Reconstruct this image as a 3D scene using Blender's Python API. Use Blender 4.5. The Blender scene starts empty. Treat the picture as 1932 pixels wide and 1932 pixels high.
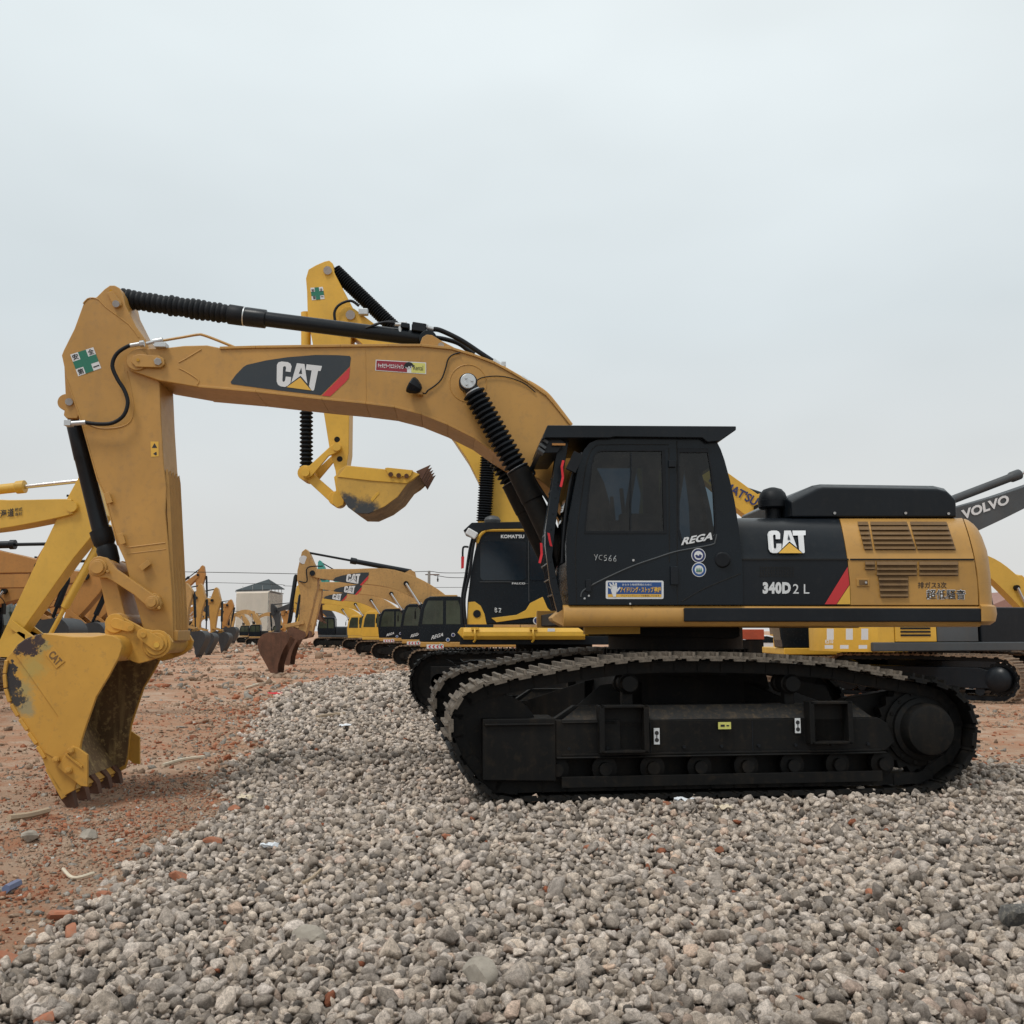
import bpy, bmesh, math, random
import numpy as np
from mathutils import Vector, Matrix
random.seed(7)
rng = np.random.default_rng(11)
SC = bpy.context.scene
COL = SC.collection
R = math.radians
W, F, HZ, CAMH = 1932.0, 1850.0, 1190.0, 1.55
PITCH = math.atan((HZ - W / 2) / F)

# ------------------------------------------------------------------ camera
cam_d = bpy.data.cameras.new('camera')
cam = bpy.data.objects.new('camera', cam_d); COL.objects.link(cam)
cam.location = (0, 0, CAMH); cam.rotation_euler = (math.pi / 2 + PITCH, 0, 0)
cam_d.sensor_width = 36; cam_d.lens = 36 * F / W
cam_d.clip_start = 0.05; cam_d.clip_end = 5000
SC.camera = cam

# ------------------------------------------------------------------ world (overcast) + soft sun
SUN_EL, SUN_AZ = R(60), R(-140)     # high, behind the camera and to its left
world = bpy.data.worlds.new('World'); SC.world = world; world.use_nodes = True
wn, wl = world.node_tree.nodes, world.node_tree.links
wn.clear()
wo = wn.new('ShaderNodeOutputWorld'); bg = wn.new('ShaderNodeBackground'); bg.inputs[1].default_value = 0.1
sky = wn.new('ShaderNodeTexSky'); sky.sky_type = 'NISHITA'; sky.sun_disc = False
sky.sun_elevation = SUN_EL; sky.sun_rotation = SUN_AZ + math.pi; sky.dust_density = 4; sky.air_density = 1.2
tc = wn.new('ShaderNodeTexCoord'); sep = wn.new('ShaderNodeSeparateXYZ')
ramp = wn.new('ShaderNodeValToRGB'); e = ramp.color_ramp.elements
e[0].position = 0.0; e[0].color = (.60, .60, .595, 1)
e[1].position = 1.0; e[1].color = (.73, .77, .768, 1)
m = e.new(0.12); m.color = (.585, .60, .60, 1)
m = e.new(0.30); m.color = (.585, .64, .66, 1)
m = e.new(0.52); m.color = (.675, .735, .75, 1)
ns = wn.new('ShaderNodeTexNoise'); ns.inputs['Scale'].default_value = 2.2; ns.inputs['Detail'].default_value = 3; ns.inputs['Roughness'].default_value = .5
mp = wn.new('ShaderNodeMapping'); mp.inputs['Scale'].default_value = (1, 1, 2.4)
mr = wn.new('ShaderNodeMapRange'); mr.inputs[1].default_value = .3; mr.inputs[2].default_value = .7; mr.inputs[3].default_value = 1.06; mr.inputs[4].default_value = 1.20
mul = wn.new('ShaderNodeVectorMath'); mul.operation = 'MULTIPLY'
sc10 = wn.new('ShaderNodeVectorMath'); sc10.operation = 'SCALE'; sc10.inputs['Scale'].default_value = 10
mix = wn.new('ShaderNodeMix'); mix.data_type = 'RGBA'; mix.inputs[0].default_value = .93
wl.new(tc.outputs['Generated'], sep.inputs[0]); wl.new(sep.outputs[2], ramp.inputs[0])
wl.new(tc.outputs['Generated'], mp.inputs[0]); wl.new(mp.outputs[0], ns.inputs[0]); wl.new(ns.outputs[0], mr.inputs[0])
wl.new(ramp.outputs[0], mul.inputs[0]); wl.new(mr.outputs[0], mul.inputs[1])
wl.new(mul.outputs[0], sc10.inputs[0])
wl.new(sky.outputs[0], mix.inputs[6]); wl.new(sc10.outputs[0], mix.inputs[7])
wl.new(mix.outputs[2], bg.inputs[0]); wl.new(bg.outputs[0], wo.inputs[0])
sun_d = bpy.data.lights.new('sun', 'SUN'); sun_d.energy = 1.5; sun_d.angle = R(14); sun_d.color = (1, .965, .91)
sun = bpy.data.objects.new('sun', sun_d); COL.objects.link(sun)
sd = Vector((math.sin(SUN_AZ) * math.cos(SUN_EL), math.cos(SUN_AZ) * math.cos(SUN_EL), math.sin(SUN_EL)))
sun.rotation_euler = sd.to_track_quat('Z', 'Y').to_euler()
SC.view_settings.view_transform = 'Standard'; SC.view_settings.look = 'None'
SC.view_settings.exposure = 0.08; SC.view_settings.gamma = 1
SC.cycles.max_bounces = 6; SC.cycles.diffuse_bounces = 3; SC.cycles.glossy_bounces = 3

# ------------------------------------------------------------------ helpers
def ray(px, py):
    x = (px - W / 2) / F; y = -(py - W / 2) / F
    c, s = math.cos(PITCH), math.sin(PITCH)
    return Vector((x, c - s * y, s + c * y))
def on_ground(px, py, z=0.0):
    d = ray(px, py); t = (z - CAMH) / d.z
    return Vector((d.x * t, d.y * t, z))
def at_depth(px, py, Y):
    d = ray(px, py); t = Y / d.y
    return Vector((d.x * t, Y, CAMH + d.z * t))
class Frame:
    """upright plane system of a machine: s along it, v away from the photographer, h up"""
    def __init__(self, x, y, ang, z=0.0):
        self.o = Vector((x, y, z)); self.a = ang
        self.d = Vector((math.cos(ang), math.sin(ang), 0)); self.n = Vector((-math.sin(ang), math.cos(ang), 0))
    def q(self, px, py, v=0.0):
        d = ray(px, py); c = Vector((0, 0, CAMH))
        t = (v - (c - self.o).dot(self.n)) / d.dot(self.n)
        p = c + d * t - self.o
        return Vector((p.dot(self.d), v, p.z))
    def sh(self, px, py, v=0.0):
        p = self.q(px, py, v); return (p.x, p.z)
def catmull(pts, n=6, closed=False):
    P = [Vector(p) for p in pts]; out = []; N = len(P)
    rngi = range(N) if closed else range(N - 1)
    for i in rngi:
        if closed: a, b, c, d = P[i - 1], P[i], P[(i + 1) % N], P[(i + 2) % N]
        else: a, b, c, d = P[max(i - 1, 0)], P[i], P[i + 1], P[min(i + 2, N - 1)]
        for k in range(n):
            t = k / n
            out.append(.5 * ((2 * b) + (c - a) * t + (2 * a - 5 * b + 4 * c - d) * t * t + (3 * b - a - 3 * c + d) * t ** 3))
    if not closed: out.append(P[-1])
    return out
class MB:
    def __init__(self): self.v = []; self.f = []
    def add(self, vs, fs):
        k = len(self.v); self.v += [tuple(p) for p in vs]; self.f += [tuple(i + k for i in f) for f in fs]; return self
    def prism(self, pts, v0, v1):
        n = len(pts)
        self.add([(s, v0, h) for s, h in pts] + [(s, v1, h) for s, h in pts],
                 [tuple(range(n)), tuple(range(2 * n - 1, n - 1, -1))] + [(i, (i + 1) % n, n + (i + 1) % n, n + i) for i in range(n)]); return self
    def box(self, c, d, rz=0, ry=0, rx=0):
        M = Matrix.Translation(c) @ Matrix.Rotation(rz, 4, 'Z') @ Matrix.Rotation(ry, 4, 'Y') @ Matrix.Rotation(rx, 4, 'X')
        vs = [M @ Vector((x * d[0] / 2, y * d[1] / 2, z * d[2] / 2)) for x in (-1, 1) for y in (-1, 1) for z in (-1, 1)]
        self.add(vs, [(0, 1, 3, 2), (4, 6, 7, 5), (0, 4, 5, 1), (2, 3, 7, 6), (0, 2, 6, 4), (1, 5, 7, 3)]); return self
    def lathe(self, p0, p1, prof, n=20):
        """prof: (distance along axis, radius)"""
        p0, p1 = Vector(p0), Vector(p1); ax = (p1 - p0).normalized()
        u = ax.orthogonal().normalized(); w = ax.cross(u); k = len(self.v)
        for t, r in prof:
            for i in range(n):
                a = 2 * math.pi * i / n; self.v.append(tuple(p0 + ax * t + (u * math.cos(a) + w * math.sin(a)) * r))
        for j in range(len(prof) - 1):
            for i in range(n):
                self.f.append((k + j * n + i, k + j * n + (i + 1) % n, k + (j + 1) * n + (i + 1) % n, k + (j + 1) * n + i))
        self.f.append(tuple(k + i for i in range(n))[::-1]); self.f.append(tuple(k + (len(prof) - 1) * n + i for i in range(n))); return self
    def cyl(self, p0, p1, r, r1=None, n=20):
        L = (Vector(p1) - Vector(p0)).length; return self.lathe(p0, p1, [(0, r), (L, r if r1 is None else r1)], n)
    def disc(self, p, v0, v1, r, n=24): return self.cyl((p[0], v0, p[1]), (p[0], v1, p[1]), r, n=n)
    def tube(self, pts, r, n=8, smooth=5):
        P = catmull(pts, smooth) if smooth else [Vector(p) for p in pts]
        k = len(self.v); u = None
        for i, p in enumerate(P):
            t = (P[min(i + 1, len(P) - 1)] - P[max(i - 1, 0)]).normalized()
            if u is None: u = t.orthogonal().normalized()
            u = (u - t * u.dot(t)).normalized(); w = t.cross(u)
            for j in range(n):
                a = 2 * math.pi * j / n; self.v.append(tuple(p + (u * math.cos(a) + w * math.sin(a)) * r))
        for i in range(len(P) - 1):
            for j in range(n):
                self.f.append((k + i * n + j, k + i * n + (j + 1) % n, k + (i + 1) * n + (j + 1) % n, k + (i + 1) * n + j))
        self.f.append(tuple(k + j for j in range(n))[::-1]); self.f.append(tuple(k + (len(P) - 1) * n + j for j in range(n))); return self
    def loft(self, secs):
        n = len(secs[0]); k = len(self.v)
        for s in secs: self.v += [tuple(p) for p in s]
        for j in range(len(secs) - 1):
            for i in range(n):
                self.f.append((k + j * n + i, k + j * n + (i + 1) % n, k + (j + 1) * n + (i + 1) % n, k + (j + 1) * n + i))
        self.f.append(tuple(k + i for i in range(n))[::-1]); self.f.append(tuple(k + (len(secs) - 1) * n + i for i in range(n))); return self
    def quad(self, a, b, c, d): return self.add([a, b, c, d], [(0, 1, 2, 3)])
def link_mesh(name, me, parent=None):
    o = bpy.data.objects.new(name, me); COL.objects.link(o)
    if parent is not None: o.parent = parent
    return o
def obj(name, mb, mat, parent=None, bevel=0.0, rz=0.0, smooth=True, angle=32, recalc=True, label=None):
    me = bpy.data.meshes.new(name); me.from_pydata(mb.v, [], mb.f)
    if recalc:
        bm = bmesh.new(); bm.from_mesh(me); bmesh.ops.recalc_face_normals(bm, faces=bm.faces[:]); bm.to_mesh(me); bm.free()
    if smooth:
        me.polygons.foreach_set('use_smooth', [True] * len(me.polygons)); me.set_sharp_from_angle(angle=R(angle))
    me.materials.append(mat)
    o = link_mesh(name, me, parent); o.rotation_euler.z = rz
    if bevel:
        b = o.modifiers.new('bevel', 'BEVEL'); b.width = bevel; b.segments = 2; b.limit_method = 'ANGLE'; b.angle_limit = R(38); b.harden_normals = True
    if label: o['label'] = label
    return o
def thing(name, label, cat, loc=(0, 0, 0), rz=0.0, group=None):
    o = bpy.data.objects.new(name, None); COL.objects.link(o); o.location = loc; o.rotation_euler.z = rz
    o['label'] = label; o['category'] = cat
    if group: o['group'] = group
    return o
def tag(o, label, cat, group=None):
    o['label'] = label; o['category'] = cat
    if group: o['group'] = group
    return o
_txt = {}
def text_geo(body, bold=0.0, shear=0.0, space=1.0):
    key = (body, bold, shear, space)
    if key in _txt: return _txt[key]
    c = bpy.data.curves.new('t', 'FONT'); c.body = body; c.offset = bold; c.shear = shear; c.space_character = space; c.resolution_u = 3
    o = bpy.data.objects.new('t', c); COL.objects.link(o)
    dg = bpy.context.evaluated_depsgraph_get(); me = bpy.data.meshes.new_from_object(o.evaluated_get(dg))
    v = np.array([list(x.co)[:2] for x in me.vertices]) if len(me.vertices) else np.zeros((0, 2))
    f = [tuple(p.vertices) for p in me.polygons]
    bpy.data.objects.remove(o); bpy.data.curves.remove(c); bpy.data.meshes.remove(me)
    if len(v):
        v = (v - v.min(0)) / np.maximum(v.max(0) - v.min(0), 1e-6)
    _txt[key] = (v, f); return v, f
def warp(mb, uv, faces, quad, place):
    """uv in the unit square (0,0 bottom left) onto a quad TL,TR,BR,BL given in the frame's drawing coordinates"""
    TL, TR, BR, BL = [Vector(q + (0,) if len(q) == 2 else q) for q in quad]; vs = []
    for x, y in uv:
        p = TL * (1 - x) * y + TR * x * y + BR * x * (1 - y) + BL * (1 - x) * (1 - y); vs.append(place(p.x, p.y))
    mb.add(vs, faces); return mb
def lettering(body, quad, place, mat, parent, bold=0.0, shear=0.0, name='lettering', space=1.0, mb=None):
    uv, f = text_geo(body, bold, shear, space); m_ = mb or MB(); warp(m_, uv, f, quad, place)
    if mb is None: return obj(name, m_, mat, parent, smooth=False, recalc=False)
LOGO_C = [(.33,.62),(.335,.85),(.30,.95),(.24,1),(.10,1),(.03,.95),(0,.84),(.03,.18),(.07,.05),(.14,0),(.25,0),(.31,.06),(.37,.18),(.365,.42),(.235,.42),(.23,.25),(.21,.2),(.18,.2),(.165,.25),(.145,.76),(.16,.82),(.20,.82),(.215,.77),(.215,.62)]
LOGO_A = [(.385,.2),(.44,1),(.61,1),(.775,.24),(.575,.52)]
LOGO_AH = [(.525,.60),(.555,.84),(.60,.60)]
LOGO_T = [(.655,1),(1,1),(1,.8),(.945,.79),(.975,.05),(.96,0),(.92,0),(.83,.15),(.8,.78),(.665,.78)]
LOGO_Y = [(.29,0),(.575,.45),(.91,0)]
def logo(quad, place, parent, white, yellow, dark, place2):
    m_ = MB()
    for P in (LOGO_C, LOGO_A, LOGO_T): warp(m_, P, [tuple(range(len(P)))], quad, place)
    o = obj('logo_letters', m_, white, parent, smooth=False, recalc=False)
    m_ = MB(); warp(m_, LOGO_AH, [(0, 1, 2)], quad, place2); obj('logo_counter', m_, dark, o, smooth=False, recalc=False)
    m_ = MB(); warp(m_, LOGO_Y, [(0, 1, 2)], quad, place2); obj('logo_triangle', m_, yellow, o, smooth=False, recalc=False)

# ------------------------------------------------------------------ materials
def mat_base(name):
    m_ = bpy.data.materials.new(name); m_.use_nodes = True
    return m_, m_.node_tree.nodes, m_.node_tree.links, m_.node_tree.nodes['Principled BSDF']
def mixc(n, l, fac, a, b):
    x = n.new('ShaderNodeMix'); x.data_type = 'RGBA'
    if hasattr(fac, 'links') or hasattr(fac, 'is_linked'): l.new(fac, x.inputs[0])
    else: x.inputs[0].default_value = fac
    for k, c in ((6, a), (7, b)):
        if isinstance(c, tuple): x.inputs[k].default_value = (*c[:3], 1)
        else: l.new(c, x.inputs[k])
    return x.outputs[2]
def noise(n, l, scale, detail=4, rough=.6, vec=None, lo=.4, hi=.6, stretch=None):
    t = n.new('ShaderNodeTexNoise'); t.inputs['Scale'].default_value = scale; t.inputs['Detail'].default_value = detail; t.inputs['Roughness'].default_value = rough
    if vec is not None:
        if stretch:
            mm = n.new('ShaderNodeMapping'); mm.inputs['Scale'].default_value = stretch; l.new(vec, mm.inputs[0]); l.new(mm.outputs[0], t.inputs[0])
        else: l.new(vec, t.inputs[0])
    r = n.new('ShaderNodeMapRange'); r.inputs[1].default_value = lo; r.inputs[2].default_value = hi; l.new(t.outputs[0], r.inputs[0])
    return r.outputs[0], t.outputs[0]
def paint(name, col, rough=.45, dirt=(.16, .12, .08), amount=.12, var=.12, scale=1.0, metal=0.0, bump=.02, coat=0.0):
    m_, n, l, b = mat_base(name)
    tc = n.new('ShaderNodeTexCoord').outputs['Object']
    big, _ = noise(n, l, .9 * scale, 4, .6, tc, .35, .65)
    fine, raw = noise(n, l, 14 * scale, 6, .65, tc, .52, .72)
    streak, _ = noise(n, l, 5 * scale, 4, .6, tc, .5, .75, (1, 1, .12))
    c1 = mixc(n, l, big, tuple(c * (1 - var) for c in col), tuple(min(1, c * (1 + var)) for c in col))
    fm = n.new('ShaderNodeMath'); fm.operation = 'MULTIPLY_ADD'; l.new(fine, fm.inputs[0]); fm.inputs[1].default_value = amount; fm.inputs[2].default_value = 0
    sm = n.new('ShaderNodeMath'); sm.operation = 'MULTIPLY'; l.new(streak, sm.inputs[0]); sm.inputs[1].default_value = amount * .8
    ad = n.new('ShaderNodeMath'); ad.operation = 'ADD'; l.new(fm.outputs[0], ad.inputs[0]); l.new(sm.outputs[0], ad.inputs[1])
    l.new(mixc(n, l, ad.outputs[0], c1, dirt), b.inputs['Base Color'])
    if amount >= .2:
        chips, _ = noise(n, l, 26 * scale, 8, .85, tc, .655, .675); cm_ = n.new('ShaderNodeMath'); cm_.operation = 'MULTIPLY'; l.new(chips, cm_.inputs[0]); cm_.inputs[1].default_value = .7; old_ = b.inputs['Base Color'].links[0].from_socket; l.new(mixc(n, l, cm_.outputs[0], old_, (.10, .06, .04)), b.inputs['Base Color'])
    rr = n.new('ShaderNodeMapRange'); rr.inputs[3].default_value = max(.05, rough - .08); rr.inputs[4].default_value = min(1, rough + .15); l.new(raw, rr.inputs[0]); l.new(rr.outputs[0], b.inputs['Roughness'])
    b.inputs['Metallic'].default_value = metal; b.inputs['Coat Weight'].default_value = coat; b.inputs['Coat Roughness'].default_value = .15
    if bump:
        bp = n.new('ShaderNodeBump'); bp.inputs['Strength'].default_value = .25; bp.inputs['Distance'].default_value = bump
        _, lowr = noise(n, l, 2.5 * scale, 3, .5, tc); l.new(lowr, bp.inputs['Height']); l.new(bp.outputs[0], b.inputs['Normal'])
    return m_
def flat(name, col, rough=.5, metal=0.0):
    return paint(name, col, rough, amount=.05, var=.04, metal=metal, bump=0)
M = {}
M['cat'] = paint('ochre_paint', (.47, .25, .060), .40, (.20, .13, .07), .24, .10)
M['catbucket'] = paint('bucket_paint', (.55, .29, .045), .48, (.16, .11, .05), .28, .12)
M['kom'] = paint('warm_yellow_paint', (.66, .38, .042), .42, (.25, .17, .06), .14, .08)
M['sun'] = paint('bright_yellow_paint', (.62, .37, .055), .42, (.25, .17, .06), .14, .08)
M['old'] = paint('faded_ochre_paint', (.46, .265, .09), .6, (.16, .10, .06), .5, .12)
M['orange'] = paint('orange_paint', (.42, .19, .045), .5, (.14, .09, .05), .25, .1)
M['black'] = paint('black_gloss_paint', (.008, .011, .015), .30, (.05, .045, .04), .12, .2, bump=.004)
M['cabblack'] = paint('cab_black_paint', (.006, .010, .0145), .22, (.03, .028, .025), .04, .2, bump=.002)
M['under'] = paint('undercarriage_black', (.0055, .0055, .0055), .55, (.034, .024, .015), .42, .3, bump=.004); M['under'].node_tree.nodes['Principled BSDF'].inputs['Specular IOR Level'].default_value = .28
M['deck'] = paint('dusty_black_deck', (.010, .009, .008), .6, (.09, .06, .03), .6, .3, scale=2)
M['rubber'] = paint('rubber_black', (.007, .009, .012), .5, (.05, .045, .04), .1, .2)
M['shoe'] = paint('worn_shoe_steel', (.17, .14, .11), .75, (.02, .017, .014), 1.1, .25, scale=3)
M['mudshoe'] = paint('muddy_shoe_steel', (.24, .165, .11), .9, (.08, .05, .03), .8, .2, scale=3)
M['steel'] = paint('zinc_steel', (.55, .57, .58), .35, (.3, .3, .3), .2, .1, metal=.6, bump=0)
M['chrome'] = flat('chrome_rod', (.6, .6, .6), .15, 1.0)
M['glass'] = paint('tinted_glass', (.003, .011, .020), .04, (.03, .03, .03), .05, .1, bump=0); M['glass'].node_tree.nodes['Principled BSDF'].inputs['IOR'].default_value = 1.5
def tinted(name, T, rough=.03):
    m_ = bpy.data.materials.new(name); m_.use_nodes = True; n, l = m_.node_tree.nodes, m_.node_tree.links; n.clear(); o_ = n.new('ShaderNodeOutputMaterial'); mx = n.new('ShaderNodeMixShader'); tr = n.new('ShaderNodeBsdfTransparent'); tr.inputs[0].default_value = (*T, 1)
    gl = n.new('ShaderNodeBsdfGlossy'); gl.inputs['Roughness'].default_value = rough; fr_ = n.new('ShaderNodeFresnel'); fr_.inputs[0].default_value = 1.5; tc = n.new('ShaderNodeTexCoord').outputs['Object']
    df = n.new('ShaderNodeBsdfDiffuse'); df.inputs[0].default_value = (.30, .27, .23, 1); m2 = n.new('ShaderNodeMixShader'); dust, _ = noise(n, l, 3, 5, .7, tc, .45, .8); dm_ = n.new('ShaderNodeMath'); dm_.operation = 'MULTIPLY'; l.new(dust, dm_.inputs[0]); dm_.inputs[1].default_value = .07
    l.new(fr_.outputs[0], mx.inputs[0]); l.new(tr.outputs[0], mx.inputs[1]); l.new(gl.outputs[0], mx.inputs[2]); l.new(dm_.outputs[0], m2.inputs[0]); l.new(mx.outputs[0], m2.inputs[1]); l.new(df.outputs[0], m2.inputs[2]); l.new(m2.outputs[0], o_.inputs[0]); return m_
M['tint'] = tinted('smoked_cab_glass', (.10, .15, .19))
M['glassb'] = paint('cab_glass', (.035, .045, .03), .08, (.08, .08, .06), .4, .4, bump=0)
M['white'] = flat('white_print', (.68, .69, .70), .45)
M['yprint'] = flat('yellow_print', (.72, .42, .06), .45)
M['red'] = flat('red_print', (.55, .03, .035), .45)
M['decal'] = flat('black_decal', (.022, .03, .038), .35)
M['ink'] = flat('black_ink', (.02, .02, .022), .5)
M['blue'] = flat('blue_print', (.015, .07, .24), .45)
M['navy'] = flat('navy_print', (.02, .03, .12), .45)
M['green'] = flat('green_print', (.01, .16, .10), .5)
M['lime'] = flat('pale_yellow_print', (.62, .60, .16), .5)
M['maroon'] = flat('maroon_print', (.26, .012, .03), .5)
M['louver'] = paint('louver_brown', (.17, .095, .035), .6, (.05, .03, .02), .3, .1)
M['dark'] = flat('dark_void', (.006, .006, .006), .8)
M['rust'] = paint('rusty_steel', (.12, .055, .032), .8, (.05, .03, .02), .6, .3, scale=2)
M['volvo'] = paint('charcoal_grey_paint', (.055, .062, .068), .5, (.09, .08, .07), .3, .15)
M['teal'] = paint('teal_paint', (.05, .32, .28), .5, (.1, .12, .1), .2, .1)
M['cloth'] = flat('red_cloth', (.55, .02, .03), .8)
M['darkbucket'] = paint('dark_bucket', (.028, .03, .034), .55, (.06, .05, .04), .3, .2)

for k_ in ('black', 'cabblack', 'rubber'): M[k_].node_tree.nodes['Principled BSDF'].inputs['Specular IOR Level'].default_value = .25
M['under'].node_tree.nodes['Principled BSDF'].inputs['Specular IOR Level'].default_value = .2
def stained(name, col, stain, centers):
    """bucket side paint with burnt, soot-dark patches fixed on the plate"""
    m_, n, l, b = mat_base(name); tc = n.new('ShaderNodeTexCoord').outputs['Object']
    big, _ = noise(n, l, 1.2, 4, .6, tc, .35, .65)
    c = mixc(n, l, big, tuple(x * .88 for x in col), tuple(x * 1.1 for x in col))
    _, warpn = noise(n, l, 7, 6, .75, tc)
    for (cx, cy, cz), rad, colr, soft in centers:
        vm = n.new('ShaderNodeVectorMath'); vm.operation = 'DISTANCE'; l.new(tc, vm.inputs[0]); vm.inputs[1].default_value = (cx, cy, cz)
        wa = n.new('ShaderNodeMath'); wa.operation = 'MULTIPLY_ADD'; l.new(warpn, wa.inputs[0]); wa.inputs[1].default_value = .42; l.new(vm.outputs['Value'], wa.inputs[2])
        r_ = n.new('ShaderNodeMapRange'); r_.inputs[1].default_value = rad + .21 - rad * soft * .6; r_.inputs[2].default_value = rad + .21 + rad * soft * .6; r_.inputs[3].default_value = 1; r_.inputs[4].default_value = 0
        l.new(wa.outputs[0], r_.inputs[0]); c = mixc(n, l, r_.outputs[0], c, colr)
    fine, _ = noise(n, l, 16, 6, .7, tc, .56, .75)
    fm = n.new('ShaderNodeMath'); fm.operation = 'MULTIPLY'; l.new(fine, fm.inputs[0]); fm.inputs[1].default_value = .45
    l.new(mixc(n, l, fm.outputs[0], c, stain), b.inputs['Base Color']); b.inputs['Roughness'].default_value = .55
    return m_

# ------------------------------------------------------------------ numpy noise + terrain
_perm = rng.random((256, 256))
def vnoise(x, y):
    xi = np.floor(x).astype(int); yi = np.floor(y).astype(int); fx = x - xi; fy = y - yi
    fx = fx * fx * (3 - 2 * fx); fy = fy * fy * (3 - 2 * fy)
    a = _perm[xi & 255, yi & 255]; b = _perm[(xi + 1) & 255, yi & 255]; c = _perm[xi & 255, (yi + 1) & 255]; d = _perm[(xi + 1) & 255, (yi + 1) & 255]
    return (a * (1 - fx) + b * fx) * (1 - fy) + (c * (1 - fx) + d * fx) * fy
def fbm(x, y, o=4, g=.5):
    s = 0; a = 1; t = 0
    for i in range(o): s = s + a * vnoise(x * 2 ** i + 17 * i, y * 2 ** i + 31 * i); t += a; a *= g
    return s / t
CLAY = -0.15
_edge_px = [(-700, 2100), (-250, 1850), (0, 1775), (90, 1712), (200, 1668), (290, 1600), (360, 1545), (430, 1478), (462, 1410), (482, 1340), (520, 1303), (600, 1286), (760, 1268)]
PAD = [on_ground(x, y, -.08) for x, y in _edge_px]
PAD = [(p.x, p.y) for p in PAD] + [(-1.5, 35), (2.2, 30), (3.0, 18), (3.6, 13.2), (5.6, 12.3), (7.2, 12.0), (9, 11.2), (13, 9.5), (14, -6), (-14, -6)]
def pad_sd(x, y):
    """signed distance to the gravel pad outline (+ inside)"""
    x = np.asarray(x, float); y = np.asarray(y, float); best = np.full(x.shape, 1e9); inside = np.zeros(x.shape, bool)
    n = len(PAD)
    for i in range(n):
        ax, ay = PAD[i]; bx, by = PAD[(i + 1) % n]
        t = np.clip(((x - ax) * (bx - ax) + (y - ay) * (by - ay)) / ((bx - ax) ** 2 + (by - ay) ** 2), 0, 1)
        best = np.minimum(best, np.hypot(x - ax - t * (bx - ax), y - ay - t * (by - ay)))
        cond = ((ay > y) != (by > y)) & (x < (bx - ax) * (y - ay) / (by - ay + 1e-12) + ax)
        inside ^= cond
    sdv = np.where(inside, best, -best)
    return sdv + (fbm(x * 1.1, y * 1.1, 3) - .5) * .7 + (fbm(x * 5, y * 5, 2) - .5) * .25
def clay_h(x, y):
    r = np.hypot(x, y - 10); fade = np.clip(1 - (r - 40) / 60, 0, 1)
    return CLAY + fade * ((fbm(x * .35, y * .35, 3) - .5) * .10 + (fbm(x * 2.2, y * 2.2, 4) - .5) * .06 + (fbm(x * 9, y * 9, 3) - .5) * .028)
def pad_h(x, y):
    s = pad_sd(x, y); t = np.clip((s + .35) / .9, 0, 1); t = t * t * (3 - 2 * t)
    top = -.072 + (fbm(x * .6, y * .6, 2) - .5) * .03
    return (CLAY - .12) + (top - CLAY + .12) * t
def grid_mesh(name, xs, ys, hf, mat, kind):
    X, Y = np.meshgrid(xs, ys); Z = hf(X, Y); nx, ny = len(xs), len(ys)
    me = bpy.data.meshes.new(name); co = np.stack([X, Y, Z], -1).reshape(-1, 3).astype(np.float32)
    i = np.arange(ny - 1)[:, None] * nx + np.arange(nx - 1)[None]; q = np.stack([i, i + 1, i + 1 + nx, i + nx], -1).reshape(-1, 4)
    me.vertices.add(len(co)); me.vertices.foreach_set('co', co.ravel()); me.loops.add(q.size); me.loops.foreach_set('vertex_index', q.ravel().astype(np.int32))
    me.polygons.add(len(q)); me.polygons.foreach_set('loop_start', (np.arange(len(q)) * 4).astype(np.int32)); me.polygons.foreach_set('use_smooth', np.ones(len(q), bool))
    me.update(calc_edges=True); me.materials.append(mat); o = link_mesh(name, me); o['kind'] = kind; return o
def graded(lo, hi, f0, f1, step, grow=1.06):
    c = list(np.arange(f0, f1, step)); s = step; a = c[-1]
    while a < hi: s *= grow; a += s; c.append(a)
    s = step; a = c[0]; L = []
    while a > lo: s *= grow; a -= s; L.append(a)
    return np.array(L[::-1] + c)

def soil_material():
    m_, n, l, b = mat_base('red_clay_soil'); tc = n.new('ShaderNodeTexCoord').outputs['Object']
    a, _ = noise(n, l, .28, 5, .6, tc, .40, .60); a2, _ = noise(n, l, 1.3, 6, .7, tc, .44, .60); a3, _ = noise(n, l, 9, 6, .75, tc, .4, .65); a4, raw = noise(n, l, 45, 5, .8, tc, .35, .7)
    c = mixc(n, l, a, (.44, .25, .155), (.58, .42, .31)); c = mixc(n, l, a2, c, (.46, .21, .115))
    m1 = n.new('ShaderNodeMath'); m1.operation = 'MULTIPLY'; l.new(a3, m1.inputs[0]); m1.inputs[1].default_value = .45; c = mixc(n, l, m1.outputs[0], c, (.46, .35, .26))
    m2 = n.new('ShaderNodeMath'); m2.operation = 'MULTIPLY'; l.new(a4, m2.inputs[0]); m2.inputs[1].default_value = .4; c = mixc(n, l, m2.outputs[0], c, (.20, .115, .07))
    l.new(c, b.inputs['Base Color']); b.inputs['Roughness'].default_value = .95; b.inputs['Specular IOR Level'].default_value = .2
    bp = n.new('ShaderNodeBump'); bp.inputs['Strength'].default_value = .9; bp.inputs['Distance'].default_value = .03; l.new(raw, bp.inputs['Height']); l.new(bp.outputs[0], b.inputs['Normal']); return m_
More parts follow.
